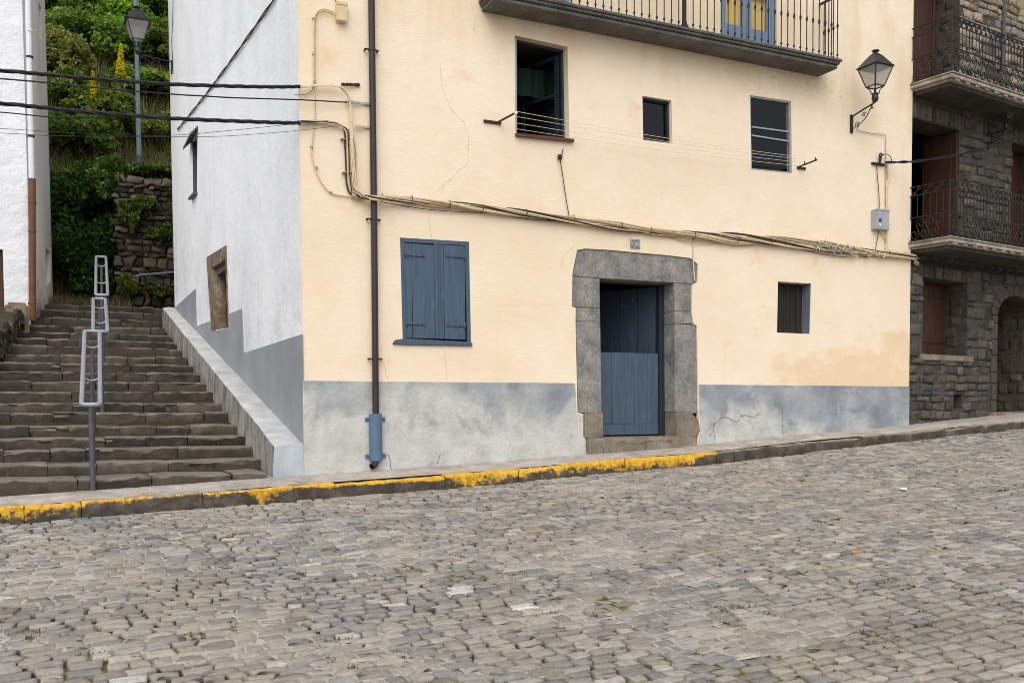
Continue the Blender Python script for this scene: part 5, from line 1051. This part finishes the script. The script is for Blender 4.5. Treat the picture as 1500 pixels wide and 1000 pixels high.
def bush(name, c, r, n, size, cols, label, group, seed, clumps=34, cat='bush', stems=5, fill=.5):
    g = np.random.default_rng(seed); c = np.array(c, float); r = np.array(r, float)
    d = g.normal(0, 1, (clumps, 3)); d /= np.linalg.norm(d, axis=1, keepdims=True); d[:, 2] = np.where(d[:, 2] < -.5, -d[:, 2]*.5, d[:, 2]); rad = g.uniform(fill, 1.0, (clumps, 1))
    cc = c+d*rad*r; k = g.integers(0, clumps, n); off = g.normal(0, 1, (n, 3)); off /= np.linalg.norm(off, axis=1, keepdims=True); off *= g.uniform(.3, 1, (n, 1))**.5
    P = cc[k]+off*r*g.uniform(.22, .40, (clumps, 1))[k]; V, Fc, C = leaves(P, size, cols, g)
    sh_ = np.repeat(g.uniform(.72, 1.2, clumps)[k], 4)[:, None]; C[:, :3] *= sh_
    root = empty(name, (c[0], c[1], c[2]-r[2]), label, cat, group)
    mb = MB()
    for q in range(stems): e_ = cc[g.integers(0, clumps)]; b0 = Vector((c[0]+g.normal(0, .1), c[1]+g.normal(0, .1), c[2]-r[2]*1.1)); mb.tube([b0, Vector(b0)*.5+Vector(e_)*.5+Vector((0, 0, .1)), Vector(e_)], [.03, .02, .008], 5)
    mb.build('stem', 'bark', root)
    o = np_mesh('foliage', V-np.array(wloc(root))[None], [Fc[0]], 'leaf', None, [('tint', 'FLOAT_COLOR', C)]); o.parent = root; return root
G_D = [(62, 96, 38), (80, 114, 44), (50, 80, 34), (98, 130, 54)]; G_L = [(150, 186, 52), (124, 166, 46), (172, 196, 70), (104, 144, 44)]; G_M = [(114, 150, 54), (134, 160, 62), (94, 130, 48), (152, 162, 80)]; G_Y = [(150, 152, 74), (126, 138, 60), (168, 158, 92), (108, 124, 52)]
iv = F(128, 345, 14.2)
for n_, (u, v, y, r, N_, cols, lb, gp) in enumerate([
  (105, 385, 13.6, (.75, .6, .95), 5200, G_D, 'dark ivy bush low beside the pale house corner, at the path end', 'ivy bushes left of the rubble wall'),
  (152, 380, 13.7, (.75, .6, 1.0), 5200, G_D, 'dark ivy bush behind the highest handrail, against the rubble wall end', 'ivy bushes left of the rubble wall'),
  (120, 305, 14.3, (1.0, .8, 1.0), 6500, G_D+G_M[:1], 'tall green ivy mound above the path between the two houses', 'ivy bushes left of the rubble wall'),
  (172, 275, 13.9, (.75, .7, .62), 4800, G_M+G_D[:2], 'leafy bush spilling over the top left corner of the rubble wall', 'ivy bushes left of the rubble wall'),
  (88, 330, 13.9, (.5, .6, 1.1), 3600, G_D, 'dark ivy column hugging the far corner of the pale house', 'ivy bushes left of the rubble wall')]):
    bush('ivy_bush', F(u, v, y), r, N_, .085, cols, lb, gp, 100+n_)
for n_, (u, v, y, r, N_, cols, lb) in enumerate([
  (95, 30, 20.5, (1.3, 1.0, 1.3), 6500, G_M+G_L[:1], 'green shrub at the top of the hillside beside the left house wall'),
  (140, 20, 21, (1.4, 1.0, 1.3), 7000, G_L, 'bright green shrub on the hillside above the smaller yellow flower spike'),
  (190, 15, 21, (1.3, 1.0, 1.3), 7000, G_L, 'bright green shrub on the hillside behind the grey pole top'),
  (240, 20, 20.5, (1.3, 1.0, 1.4), 7000, G_L+G_M[:1], 'bright green shrub behind the hanging lantern beside the white wall'),
  (120, 70, 19.6, (1.3, .9, .9), 6000, G_M, 'mid green shrub below the brighter ones, left of the tall yellow spike'),
  (195, 72, 19.6, (1.2, .9, .9), 6000, G_L[1:]+G_M[:1], 'mid green shrub around the tall yellow flower spike'),
  (85, 110, 18.8, (.8, .8, .9), 3600, G_Y, 'yellowish scrubby shrub on the hillside edge by the left house'),
  (238, 85, 19.2, (.9, .8, .8), 4200, G_M, 'green shrub right of the grey pole under the lantern bracket'),
  (100, 150, 18, (.8, .7, .5), 3000, G_M+G_Y[:1], 'loose green shrub on the dry slope under the overhead cables, by the left house'),
  (225, 140, 18, (.8, .7, .5), 3000, G_M+G_L[:1], 'loose green shrub on the dry slope right of the grey pole, under the cables'),
  (150, 175, 17, (.9, .7, .5), 3400, G_Y+G_M, 'low spreading green shrub on the slope between the two thick cables'),
  (110, 215, 16, (.9, .7, .55), 3600, G_M, 'green shrub just above the tall ivy mound on the left'),
  (170, -40, 23, (2.4, 1.2, 1.4), 9000, G_L, 'large bright shrub crowning the hillside above the frame'),
  (60, -30, 23, (2.0, 1.2, 1.4), 6000, G_M, 'green shrub crowning the hillside left')]):
    bush('shrub', hit(u, v)+Vector((0, -.3, .25)), r, N_, .10, cols, lb, 'green shrubs on the hillside', 140+n_)
for n_, (u, v, y, r, N_, cols, lb) in enumerate([
  (235, 205, 15.6, (.8, .7, .55), 3800, G_Y+G_L[:1], 'low yellow green shrub right of the grey pole foot, above the rubble wall'),
  (175, 200, 15.6, (.6, .6, .6), 2600, G_M+G_Y, 'low green shrub left of the grey pole foot'),
  (178, 140, 16.9, (.35, .4, .7), 1500, G_M, 'narrow green shrub under the tall yellow flower spike'),
  (240, 345, YW-.12, (.38, .16, .26), 1300, G_D+G_M, 'green weed tuft growing out of the rubble wall face'),
  (215, 300, YW-.14, (.30, .14, .22), 900, G_M+G_Y[:1], 'small green tuft high on the rubble wall face'),
  (190, 318, YW-.16, (.26, .16, .34), 1100, G_D+G_M, 'ivy strand hanging down the left end of the rubble wall face'),
  (222, 425, YW-.14, (.40, .14, .16), 900, G_D+G_Y, 'dark weeds at the foot of the rubble wall under its handrail'),
  (186, 420, YW-.3, (.22, .16, .28), 800, G_M+G_Y, 'grass like tuft at the left foot of the rubble wall beside the highest handrail'),
  (222, 252, 13.3, (.7, .4, .18), 1800, G_M+G_D, 'thin strip of greenery along the rubble wall top')]):
    bush('low_shrub', F(u, v, y) if n_ > 2 else hit(u, v)+Vector((0, -.15, .15)), r, N_, .07, cols, lb, 'low shrubs above the rubble wall', 170+n_, clumps=20, stems=3)
# dry grass on the slope (too many blades to count)
g = np.random.default_rng(5); PP = []
for k in range(15000):
    x, y = g.uniform(-4.5, 3.2), g.uniform(13.4, 20.5)
    if x > xw0-.1 and y < YW+.55: continue
    PP.append((x, y, tz(x, y)-.05))
PP = np.array(PP); V, FL, C = blades(len(PP), PP, g.uniform(.18, .5, len(PP)), g.uniform(.010, .024, len(PP)), [(182, 158, 110), (160, 132, 90), (196, 174, 126), (132, 140, 66), (108, 132, 54), (98, 124, 48), (140, 152, 72), (116, 142, 58), (90, 112, 46)], g, 1.0)
tag(np_mesh('dry_grass', V, FL, 'leaf', None, [('tint', 'FLOAT_COLOR', C)]), 'dry tan grass covering the hillside below the shrubs', 'grass', None, 'stuff')
g = np.random.default_rng(6); PP = []
for k in range(2600):
    u, v = g.uniform(62, 132), 0; x = g.uniform(-2.55, -1.0); y = g.uniform(11.9, 13.6); PP.append((x, y, max(tz(x, y), sz[-1])-.03))
for k in range(600): PP.append((g.uniform(-1.0, -.55), g.uniform(12.4, 12.9), sz[-1]-.02))
PP = np.array(PP); V, FL, C = blades(len(PP), PP, g.uniform(.08, .38, len(PP)), g.uniform(.008, .018, len(PP)), [(150, 134, 100), (122, 110, 70), (92, 100, 48), (170, 152, 116)], g, .8)
tag(np_mesh('path_grass', V, FL, 'leaf', None, [('tint', 'FLOAT_COLOR', C)]), 'dry grass tufts at the path end above the top step', 'grass', None, 'stuff')
for (u, v0, v1, y, hw_, lb) in ((176.5, 112, 66, 17.6, 9, 'tall yellow mullein flower spike beside the grey pole on the hillside'), (136, 146, 106, 16.9, 5.5, 'smaller yellow mullein flower spike on the slope above the dry grass')):
    A, B = F(u, v0, y), F(u+.5, v1, y); root = empty('mullein_plant', (A.x, A.y, tz(A.x, A.y)), lb, 'flower', 'yellow mullein plants'); g = np.random.default_rng(int(u))
    MB().tube([(A.x, A.y, tz(A.x, A.y)-.1), A, B], .014, 6).build('stem', 'bark', root)
    n_ = 420; f = g.uniform(0, 1, n_)**.8; wv = hw_*(F(u+1, v0, y)-A).length*(1-.85*f)
    th = g.uniform(0, 6.28, n_); P = np.array(A)[None]+f[:, None]*(np.array(B)-np.array(A))[None]+np.stack([np.cos(th)*wv*g.uniform(.5, 1, n_), np.sin(th)*wv, g.normal(0, .02, n_)], -1)
    V, Fc, C = leaves(P, .06, [(236, 216, 24), (244, 226, 40), (226, 200, 20)], g, asp=1.1); o = np_mesh('flower_spike', V-np.array(root.location)[None], Fc, 'leaf', None, [('tint', 'FLOAT_COLOR', C)]); o.parent = root
    P = np.array(A)[None]+np.stack([g.normal(0, .16, 160), g.normal(0, .16, 160), -g.uniform(0, 1, 160)*max(.3, A.z-tz(A.x, A.y))], -1); V, Fc, C = leaves(P, .13, G_M, g); o = np_mesh('foliage', V-np.array(root.location)[None], Fc, 'leaf', None, [('tint', 'FLOAT_COLOR', C)]); o.parent = root
lp = F(204, 238, 15.2); zb = tz(lp.x, lp.y); tp = F(198.5, 0, 15.2); dirp = (tp-lp)
lpo = empty('lamp_post', (lp.x, lp.y, lp.z-.5), 'tall slim grey metal pole rising from the hillside above the rubble wall', 'pole')
MB().tube([lp-dirp*.08, lp+dirp*.5, lp+dirp*1.25], [.062, .055, .048], 14).build('shaft', 'pole_grey', lpo); MB().lathe(lp+Vector((0, 0, -.15)), [(.11, 0), (.11, .1), (.075, .2), (.063, .32)], 14).build('base_collar', 'post_dark', lpo)
top_ = lp+dirp*1.25; mF, mG, mR, mI = MB(), MB(), MB(), MB(); lantern(mF, mG, mR, mI, top_+Vector((0, 0, .26)), .2, .33); mF.build('lantern_frame', 'lantern_black', lpo); mG.build('glass', 'lantern_glass', lpo, sharp=5); mR.build('cap', 'lantern_black', lpo); mI.build('lamp_holder', 'lantern_black', lpo)

# ------------------------------------------------------------------ stone house on the right
st = empty('stone_house', KW(0, .5), 'dark rubble stone house with two scrolled iron balconies and brown shutters', 'house')
SL = 7.5; ZH = 9.4
s1, zt1 = K(1352, 408); s2, _ = K(1417, 415); _, zb1 = K(1352, 518)
LW = (s1, s2, zb1, zt1+.02)                                  # lower window s0 s1 z0 z1
sA, _ = K(1459, 500); AR = (sA, sA+1.15, K(1460, 603)[1], K(1460, 462)[1])   # arch: springing height last
MD = (-.05, K(1405, 200)[0], 3.36, K(1404, 191)[1]+.0); UD = (-.05, K(1405, 60)[0], 5.74, 7.9)
sB, zB = K(1482, 208); RD = (sB, sB+.95, 3.36, zB); VT = (K(1397, 580)[0], K(1410, 580)[0], K(1403, 598)[1], K(1403, 577)[1])
def kq(o): return [KW(o[0], o[3]), KW(o[1], o[3]), KW(o[1], o[2]), KW(o[0], o[2])]
na = 14; ac = (AR[0]+AR[1])/2; arad = (AR[1]-AR[0])/2
arch = [KW(AR[1], AR[2]), KW(AR[0], AR[2])]+[KW(ac-arad*math.cos(math.pi*k/na), AR[3]+.62*arad*math.sin(math.pi*k/na)) for k in range(na+1)]
mb = MB(); D_ = -KN
sheet_holes(mb, [KW(-.06, -.3), KW(SL, -.3), KW(SL, ZH), KW(-.06, ZH)], [kq((LW[0], LW[1], LW[2], LW[3])), arch, kq((.012-.06, MD[1], MD[2], MD[3])), kq((.012-.06, UD[1], UD[2], UD[3])), kq(RD), kq(VT)], [D_*.42, D_*.75, D_*.45, D_*.42, D_*.4, D_*.3])
mb.hexa([KW(SL, -.3), KW(SL, -.3, -8), KW(SL-.3, -.3, -8), KW(SL-.3, -.3, -.01)], [KW(SL, ZH), KW(SL, ZH, -8), KW(SL-.3, ZH, -8), KW(SL-.3, ZH, -.01)]); mb.hexa([KW(-.04, -.3, -8), KW(SL-.31, -.3, -8), KW(SL-.31, -.3, -8.2), KW(-.04, -.3, -8.2)], [KW(-.04, ZH, -8), KW(SL-.31, ZH, -8), KW(SL-.31, ZH, -8.2), KW(-.04, ZH, -8.2)])
mb.build('wall_mortar', 'house_mortar', st, sharp=30)
mb = MB(); mb.hexa([KW(-.1, ZH, .6), KW(SL+.3, ZH, .6), KW(SL+.3, ZH+2, -4), KW(-.1, ZH+2, -4)], [KW(-.1, ZH+.15, .6), KW(SL+.3, ZH+.15, .6), KW(SL+.3, ZH+2.15, -4), KW(-.1, ZH+2.15, -4)]); mb.hexa([KW(-.1, ZH+2, -4), KW(SL+.3, ZH+2, -4), KW(SL+.3, ZH, -8.4), KW(-.1, ZH, -8.4)], [KW(-.1, ZH+2.15, -4), KW(SL+.3, ZH+2.15, -4), KW(SL+.3, ZH+.15, -8.4), KW(-.1, ZH+.15, -8.4)]); mb.build('roof', 'roof_slate', st)
OPS = [(LW[0], LW[1], LW[2]-.02, LW[3]+.2), (AR[0]-.16, AR[1]+.16, AR[2], AR[3]), (MD[0], MD[1], MD[2], MD[3]+.26), (UD[0], UD[1], UD[2], UD[3]+.2), (RD[0], RD[1], RD[2], RD[3]+.25), VT]
def in_op(s, t, a, b):
    for o in OPS:
        if s+a*.8 > o[0] and s-a*.8 < o[1] and t+b*.8 > o[2] and t-b*.8 < o[3]: return True
    if (s-ac)**2+((t-AR[3])/.72)**2 < (arad+.22)**2 and t > AR[3]-.05: return True
    return False
g = np.random.default_rng(90)
s, t, a, b = rows(-.05, SL, .2, ZH, (.08, .2), (.12, .40), g, .018); t = t+.015*wob(s, t, 9, .6, 2)
ST = []
for q in zip(s, t, a, b):
    segs = [(q[0]-q[2], q[0]+q[2])]
    for o in OPS:
        if q[1]+q[3]*.85 > o[2] and q[1]-q[3]*.85 < o[3]:
            n_s = []
            for (l, r_) in segs:
                if r_ <= o[0] or l >= o[1]: n_s.append((l, r_)); continue
                if l < o[0]: n_s.append((l, o[0]-.006))
                if r_ > o[1]: n_s.append((o[1]+.006, r_))
            segs = n_s
    for (l, r_) in segs:
        l = max(l, -.05)
        if r_-l < .07: continue
        c_ = (l+r_)/2
        if (c_-ac)**2+((q[1]-AR[3])/.72)**2 < (arad+.22)**2 and q[1] > AR[3]-.05: continue
        ST.append((c_, q[1], (r_-l)/2, q[3]))
s, t, a, b = [np.array(q) for q in zip(*ST)]
tint = pick([(80, 78, 73), (90, 86, 78), (70, 69, 67), (97, 92, 82), (83, 79, 72), (76, 77, 78), (92, 84, 72)], len(s), g, .14)
up_ = np.clip((t-5.6)/.2, 0, 1)[:, None]; tint = tint*(1-up_)+up_*pick([(156, 144, 124), (144, 134, 120), (166, 152, 130), (134, 127, 117), (156, 136, 110), (124, 121, 116)], len(s), g, .15)
kmap = lambda S_, T_, H_: np.stack([KO.x+KE.x*S_+KN.x*H_, KO.y+KE.y*S_+KN.y*H_, T_], -1)
stones('stonework', s, t, a, b, g.normal(.018, .012, len(s)), kmap, 'house_stone', tint, .05, .018, .07, .03, st, .3, .06, 91)
# soldier lintels and arch ring
def soldiers(s0, s1, z0, h, lab='lintel_stone', seed=1):
    g = np.random.default_rng(seed); S_, A_ = [], []; x = s0
    while x < s1: w = g.uniform(.09, .16); S_.append(x+w/2); A_.append(w/2-.007); x += w
    S_, A_ = np.array(S_), np.array(A_); stones('lintel', S_, np.full(len(S_), z0+h/2), A_, np.full(len(S_), h/2-.006), g.normal(.02, .006, len(S_)), kmap, 'house_stone', pick([(88, 82, 73), (76, 72, 65), (96, 89, 78)], len(S_), g, .1), .05, .012, .04, .02, st, .2, .03, seed)
soldiers(MD[0]+.06, MD[1]+.25, MD[3], .25, seed=3); soldiers(LW[0]-.15, LW[1]+.15, LW[3], .19, seed=4); soldiers(RD[0]-.1, RD[1]+.2, RD[3], .24, seed=5)
mb = MB(); n_ = 11
for k in range(n_):
    t0, t1 = math.pi*k/n_+.01, math.pi*(k+1)/n_-.01; q = []
    for (t_, r_) in ((t0, 1.0), (t1, 1.0), (t1, 1.34), (t0, 1.34)): q.append(KW(ac-arad*r_*math.cos(t_), AR[3]+.62*arad*(r_ if r_ == 1 else 1.5)*math.sin(t_), .03))
    mb.prism(q, tuple(-KN*.4))
mb.build('arch_stone', 'house_mortar', st, bevel=.008)
for sd_ in (0, 1):
    z = AR[2]; 
    while z < AR[3]-.1:
        h = min(rnd.uniform(.16, .34), AR[3]-z); xA = (AR[0]-rnd.uniform(.14, .2), AR[0]+.003) if sd_ == 0 else (AR[1]-.003, AR[1]+rnd.uniform(.14, .2)); mb = MB(); mb.hexa([KW(xA[0], z+.005, .028), KW(xA[1], z+.005, .028), KW(xA[1], z+.005, -.7), KW(xA[0], z+.005, -.7)], [KW(xA[0], z+h-.005, .028), KW(xA[1], z+h-.005, .028), KW(xA[1], z+h-.005, -.7), KW(xA[0], z+h-.005, -.7)]); z += h; mb.build('jamb_stone', 'house_mortar', st, bevel=.008)
def reveal_stones(o, dep, seed):      # right hand reveal, facing left
    g = np.random.default_rng(seed); s, t, a, b = rows(0, dep, o[2], o[3], (.12, .22), (.14, .3), g, .02); k = (s-a > -.03) & (s+a < dep+.05); s, t, a, b = s[k], t[k], a[k], b[k]
    f = lambda S_, T_, H_: np.stack([KO.x+KE.x*(o[1]-H_)-KN.x*S_, KO.y+KE.y*(o[1]-H_)-KN.y*S_, T_], -1)
    stones('reveal_stones', s, t, a, b, g.normal(.005, .005, len(s)), f, 'house_stone', pick([(76, 72, 67), (68, 65, 60), (84, 78, 70)], len(s), g, .12), .03, .012, .06, .03, st, .3, .05, seed)
reveal_stones(LW, .42, 71); reveal_stones(UD, .40, 72); reveal_stones((AR[0], AR[1], AR[2], AR[3]+.3), .72, 73); reveal_stones(RD, .38, 74)
def kbox(mb, s0, s1, z0, z1, o0, o1): return mb.hexa([KW(s0, z0, o0), KW(s1, z0, o0), KW(s1, z0, o1), KW(s0, z0, o1)], [KW(s0, z1, o0), KW(s1, z1, o0), KW(s1, z1, o1), KW(s0, z1, o1)])
mb = MB(); nP = 5
for k in range(nP): w_ = (LW[1]-LW[0])/nP; kbox(mb, LW[0]+w_*k+.002, LW[0]+w_*(k+1)-.002, LW[2]+.005, LW[3]-.01, -.41, -.375)
shl = mb.build('window_shutter', 'brown_wood', st, bevel=.004); mb = MB()
for z in (LW[2]+.22, LW[3]-.22): kbox(mb, LW[0]+.28, LW[1]-.05, z-.015, z+.015, -.374, -.366)
mb.build('strap_hinge', 'iron', shl)
mb = MB(); kbox(mb, LW[0]-.06, LW[1]+.14, LW[2]-.10, LW[2]-.005, -.2, .05); mb.build('window_sill', 'threshold_stone', st, bevel=.012, seg=2)
mb = MB()
for k in range(5): w_ = (UD[1]-UD[0])/5; kbox(mb, UD[0]+w_*k+.003, UD[0]+w_*(k+1)-.003, UD[2], UD[3], -.44, -.40)
kbox(mb, UD[1]-.12, UD[1]-.06, UD[2], UD[3], -.399, -.37); mb.build('balcony_door', 'brown_wood', st, bevel=.004)
mb = MB(); kbox(mb, MD[0], MD[1], MD[2], MD[3], -.95, -.90); mb.build('room_back', 'dark_interior', st)
mb = MB(); kbox(mb, MD[1]-.035, MD[1]-.002, MD[2]+.01, MD[3]-.01, -.62, -.02); kbox(mb, MD[1]-.055, MD[1]-.036, MD[2]+.15, MD[3]-.9, -.55, -.1); kbox(mb, MD[1]-.055, MD[1]-.036, MD[3]-.75, MD[3]-.15, -.55, -.1); dl_ = mb.build('door_leaf', 'brown_wood', st, bevel=.004); dl_['label'] = 'reddish brown door leaf folded back against the reveal'
mb = MB(); kbox(mb, RD[0], RD[1], RD[2], RD[3], -.40, -.36); kbox(mb, RD[0]+.002, RD[0]+.03, RD[2], RD[3], -.355, -.02); mb.build('balcony_door', 'dark_wood', st)
mb = MB(); kbox(mb, AR[0]-.02, AR[1]+.02, AR[2], AR[3]+.5, -.76, -.70)
for k in range(6): w_ = (AR[1]-AR[0])/6; kbox(mb, AR[0]+w_*k+.004, AR[0]+w_*(k+1)-.004, AR[2]+.01, AR[3]+.42, -.699, -.68)
mb.build('arched_door', 'door_brown', st, bevel=.004)
mb = MB(); kbox(mb, AR[0]-.18, AR[1]+.18, AR[2]-.13, AR[2]-.002, -.6, .08); mb.build('threshold', 'threshold_stone', st, bevel=.015, seg=2)
mb = MB(); kbox(mb, VT[0]+.01, VT[1]-.01, VT[2]-.02, VT[3]+.02, -.31, -.28); mb.build('vent', 'dark_interior', st)
mb = MB(); sbl, _ = K(1466, 20); mb.tube([KW(sbl, 5.8, .05), KW(sbl, ZH, .05)], .03, 8); mb.build('downpipe', 'slate', st)
# balconies with scroll railings
def iron_balcony(zb, zt, lab):
    off = .70; sL = -.09; sR = 4.6; root = empty('balcony', KW(sL, zb)); root.parent = st; root['label'] = lab
    mb = MB(); P0, P1 = .0, off
    def ring(e, z0, z1): return kbox(mb, sL-e if e else sL, sR+e, z0, z1, .004, off+e)
    kbox(mb, sL+.1, sR-.1, zb-.022, zb+.028, .004, off-.10); mb.build('soffit', 'shaded_soffit', root, bevel=.006); mb = MB(); kbox(mb, sL+.05, sR-.05, zb+.03, zb+.058, .004, off-.05); kbox(mb, sL, sR, zb+.06, zb+.115, .004, off); kbox(mb, sL-.02, sR+.02, zb+.117, zb+.135, .004, off+.02)
    mb.build('slab', 'cream_stone_trim', root, bevel=.006)
    x = sL+.12
    while x < sR-.2: mb = MB(); kbox(mb, x, x+.10, zb+.031, zb+.059, off-.049, off-.012); x += .26; mb.build('dentil', 'cream_stone_trim', root, bevel=.004)
    H = zt-zb-.135; z0 = zb+.135; zc = z0+.36; zd_ = zt-.13; of = off-.03; s0 = sL+.02
    mb = MB()
    for z in (z0+.02, zc, zd_, zt): kbox(mb, s0-.008, sR, z-.007, z+.007, of-.008, of+.008); kbox(mb, s0-.008, s0+.008, z-.0065, z+.0065, .01, of-.0085)
    for s_ in (s0, s0+2.05, sR-.02): kbox(mb, s_-.009, s_+.009, z0, zt+.01, of-.009, of+.009)
    mb.build('rail_frame', 'iron', root)
    mb = MB(); x = s0+.105
    while x < sR: mb.tube([KW(x, zc, of), KW(x, zd_, of)], .007, 5); x += .088
    y = of-.1
    while y > .03: mb.tube([KW(s0, zc, y), KW(s0, zd_, y)], .006, 5); y -= .105
    mb.build('balusters', 'iron', root)
    def sscroll(o, ex, w, h, r, fl=1):
        mb = MB()
        ez = Vector((0, 0, 1)); c1 = o+ex*(w*.5-fl*w*.22)+ez*(h*.72); c2 = o+ex*(w*.5+fl*w*.22)+ez*(h*.26); r1 = h*.23
        a_ = spiral(c1, ex, ez, r1, 1.35, -.3 if fl > 0 else math.pi+.3, fl, 18, .2); b_ = spiral(c2, ex, ez, r1, 1.35, math.pi-.3 if fl > 0 else .3, fl, 18, .2)
        mb.tube(list(reversed(a_))+catmull([a_[0], o+ex*w*.5+ez*h*.49, b_[0]], 4)[1:-1]+b_, r*1.25, 5); mb.build('scroll', 'iron', root, sharp=None)
    x = s0+.02; k = 0
    while x < sR-.2: sscroll(KW(x, z0+.02, of), KE, .185, zc-z0-.02, .0075, 1); x += .17
    x = s0+.02
    while x < sR-.2: sscroll(KW(x, zd_, of), KE, .14, zt-zd_, .006, 1); x += .13
    y = .04
    while y < of-.2: sscroll(KW(s0, z0+.02, y), KN, .24, zc-z0-.02, .0075, -1); y += .16
    y = .04
    while y < of-.15: sscroll(KW(s0, zd_, y), KN, .19, zt-zd_, .006, -1); y += .185
iron_balcony(3.235, 4.19, 'lower wrought iron balcony with scrollwork'); iron_balcony(5.6, 6.55, 'upper wrought iron balcony with scrollwork')
sl_, zl_ = K(1447, 205); wall_lantern(KW(sl_, zl_), tuple(KN), .3, .02, .12, .2, 'small dark lantern on the stone wall beneath the upper iron balcony', gl='window_glass')

# ------------------------------------------------------------------ light
W = bpy.data.worlds.new('World'); sc.world = W; W.use_nodes = True; nt = W.node_tree
sky = nt.nodes.new('ShaderNodeTexSky'); sky.sky_type = 'NISHITA'; sky.sun_disc = False
EL, AZ = R(50), R(212)          # azimuth measured clockwise from +Y
sky.sun_elevation = EL; sky.sun_rotation = AZ; sky.dust_density = 1.6; sky.air_density = 1.0; sky.ozone_density = 1.0
hs = nt.nodes.new('ShaderNodeHueSaturation'); hs.inputs['Saturation'].default_value = .35
nt.links.new(sky.outputs[0], hs.inputs['Color']); nt.links.new(hs.outputs[0], nt.nodes['Background'].inputs[0]); nt.nodes['Background'].inputs[1].default_value = .14
sl = bpy.data.lights.new('sun', 'SUN'); so = bpy.data.objects.new('sun', sl); COL.objects.link(so); sl.energy = 1.45; sl.angle = R(65); sl.color = (1, .985, .965)
dv = Vector((math.sin(AZ)*math.cos(EL), math.cos(AZ)*math.cos(EL), math.sin(EL))); so.rotation_euler = dv.to_track_quat('Z', 'Y').to_euler(); so.location = (0, -10, 20)
sc.view_settings.view_transform = 'Standard'; sc.view_settings.look = 'None'; sc.view_settings.exposure = .44; sc.view_settings.gamma = 1
sc.render.engine = 'CYCLES'; sc.cycles.use_denoising = True; sc.cycles.denoising_prefilter = 'ACCURATE'; sc.cycles.max_bounces = 6; sc.cycles.filter_width = .95; sc.cycles.transparent_max_bounces = 12
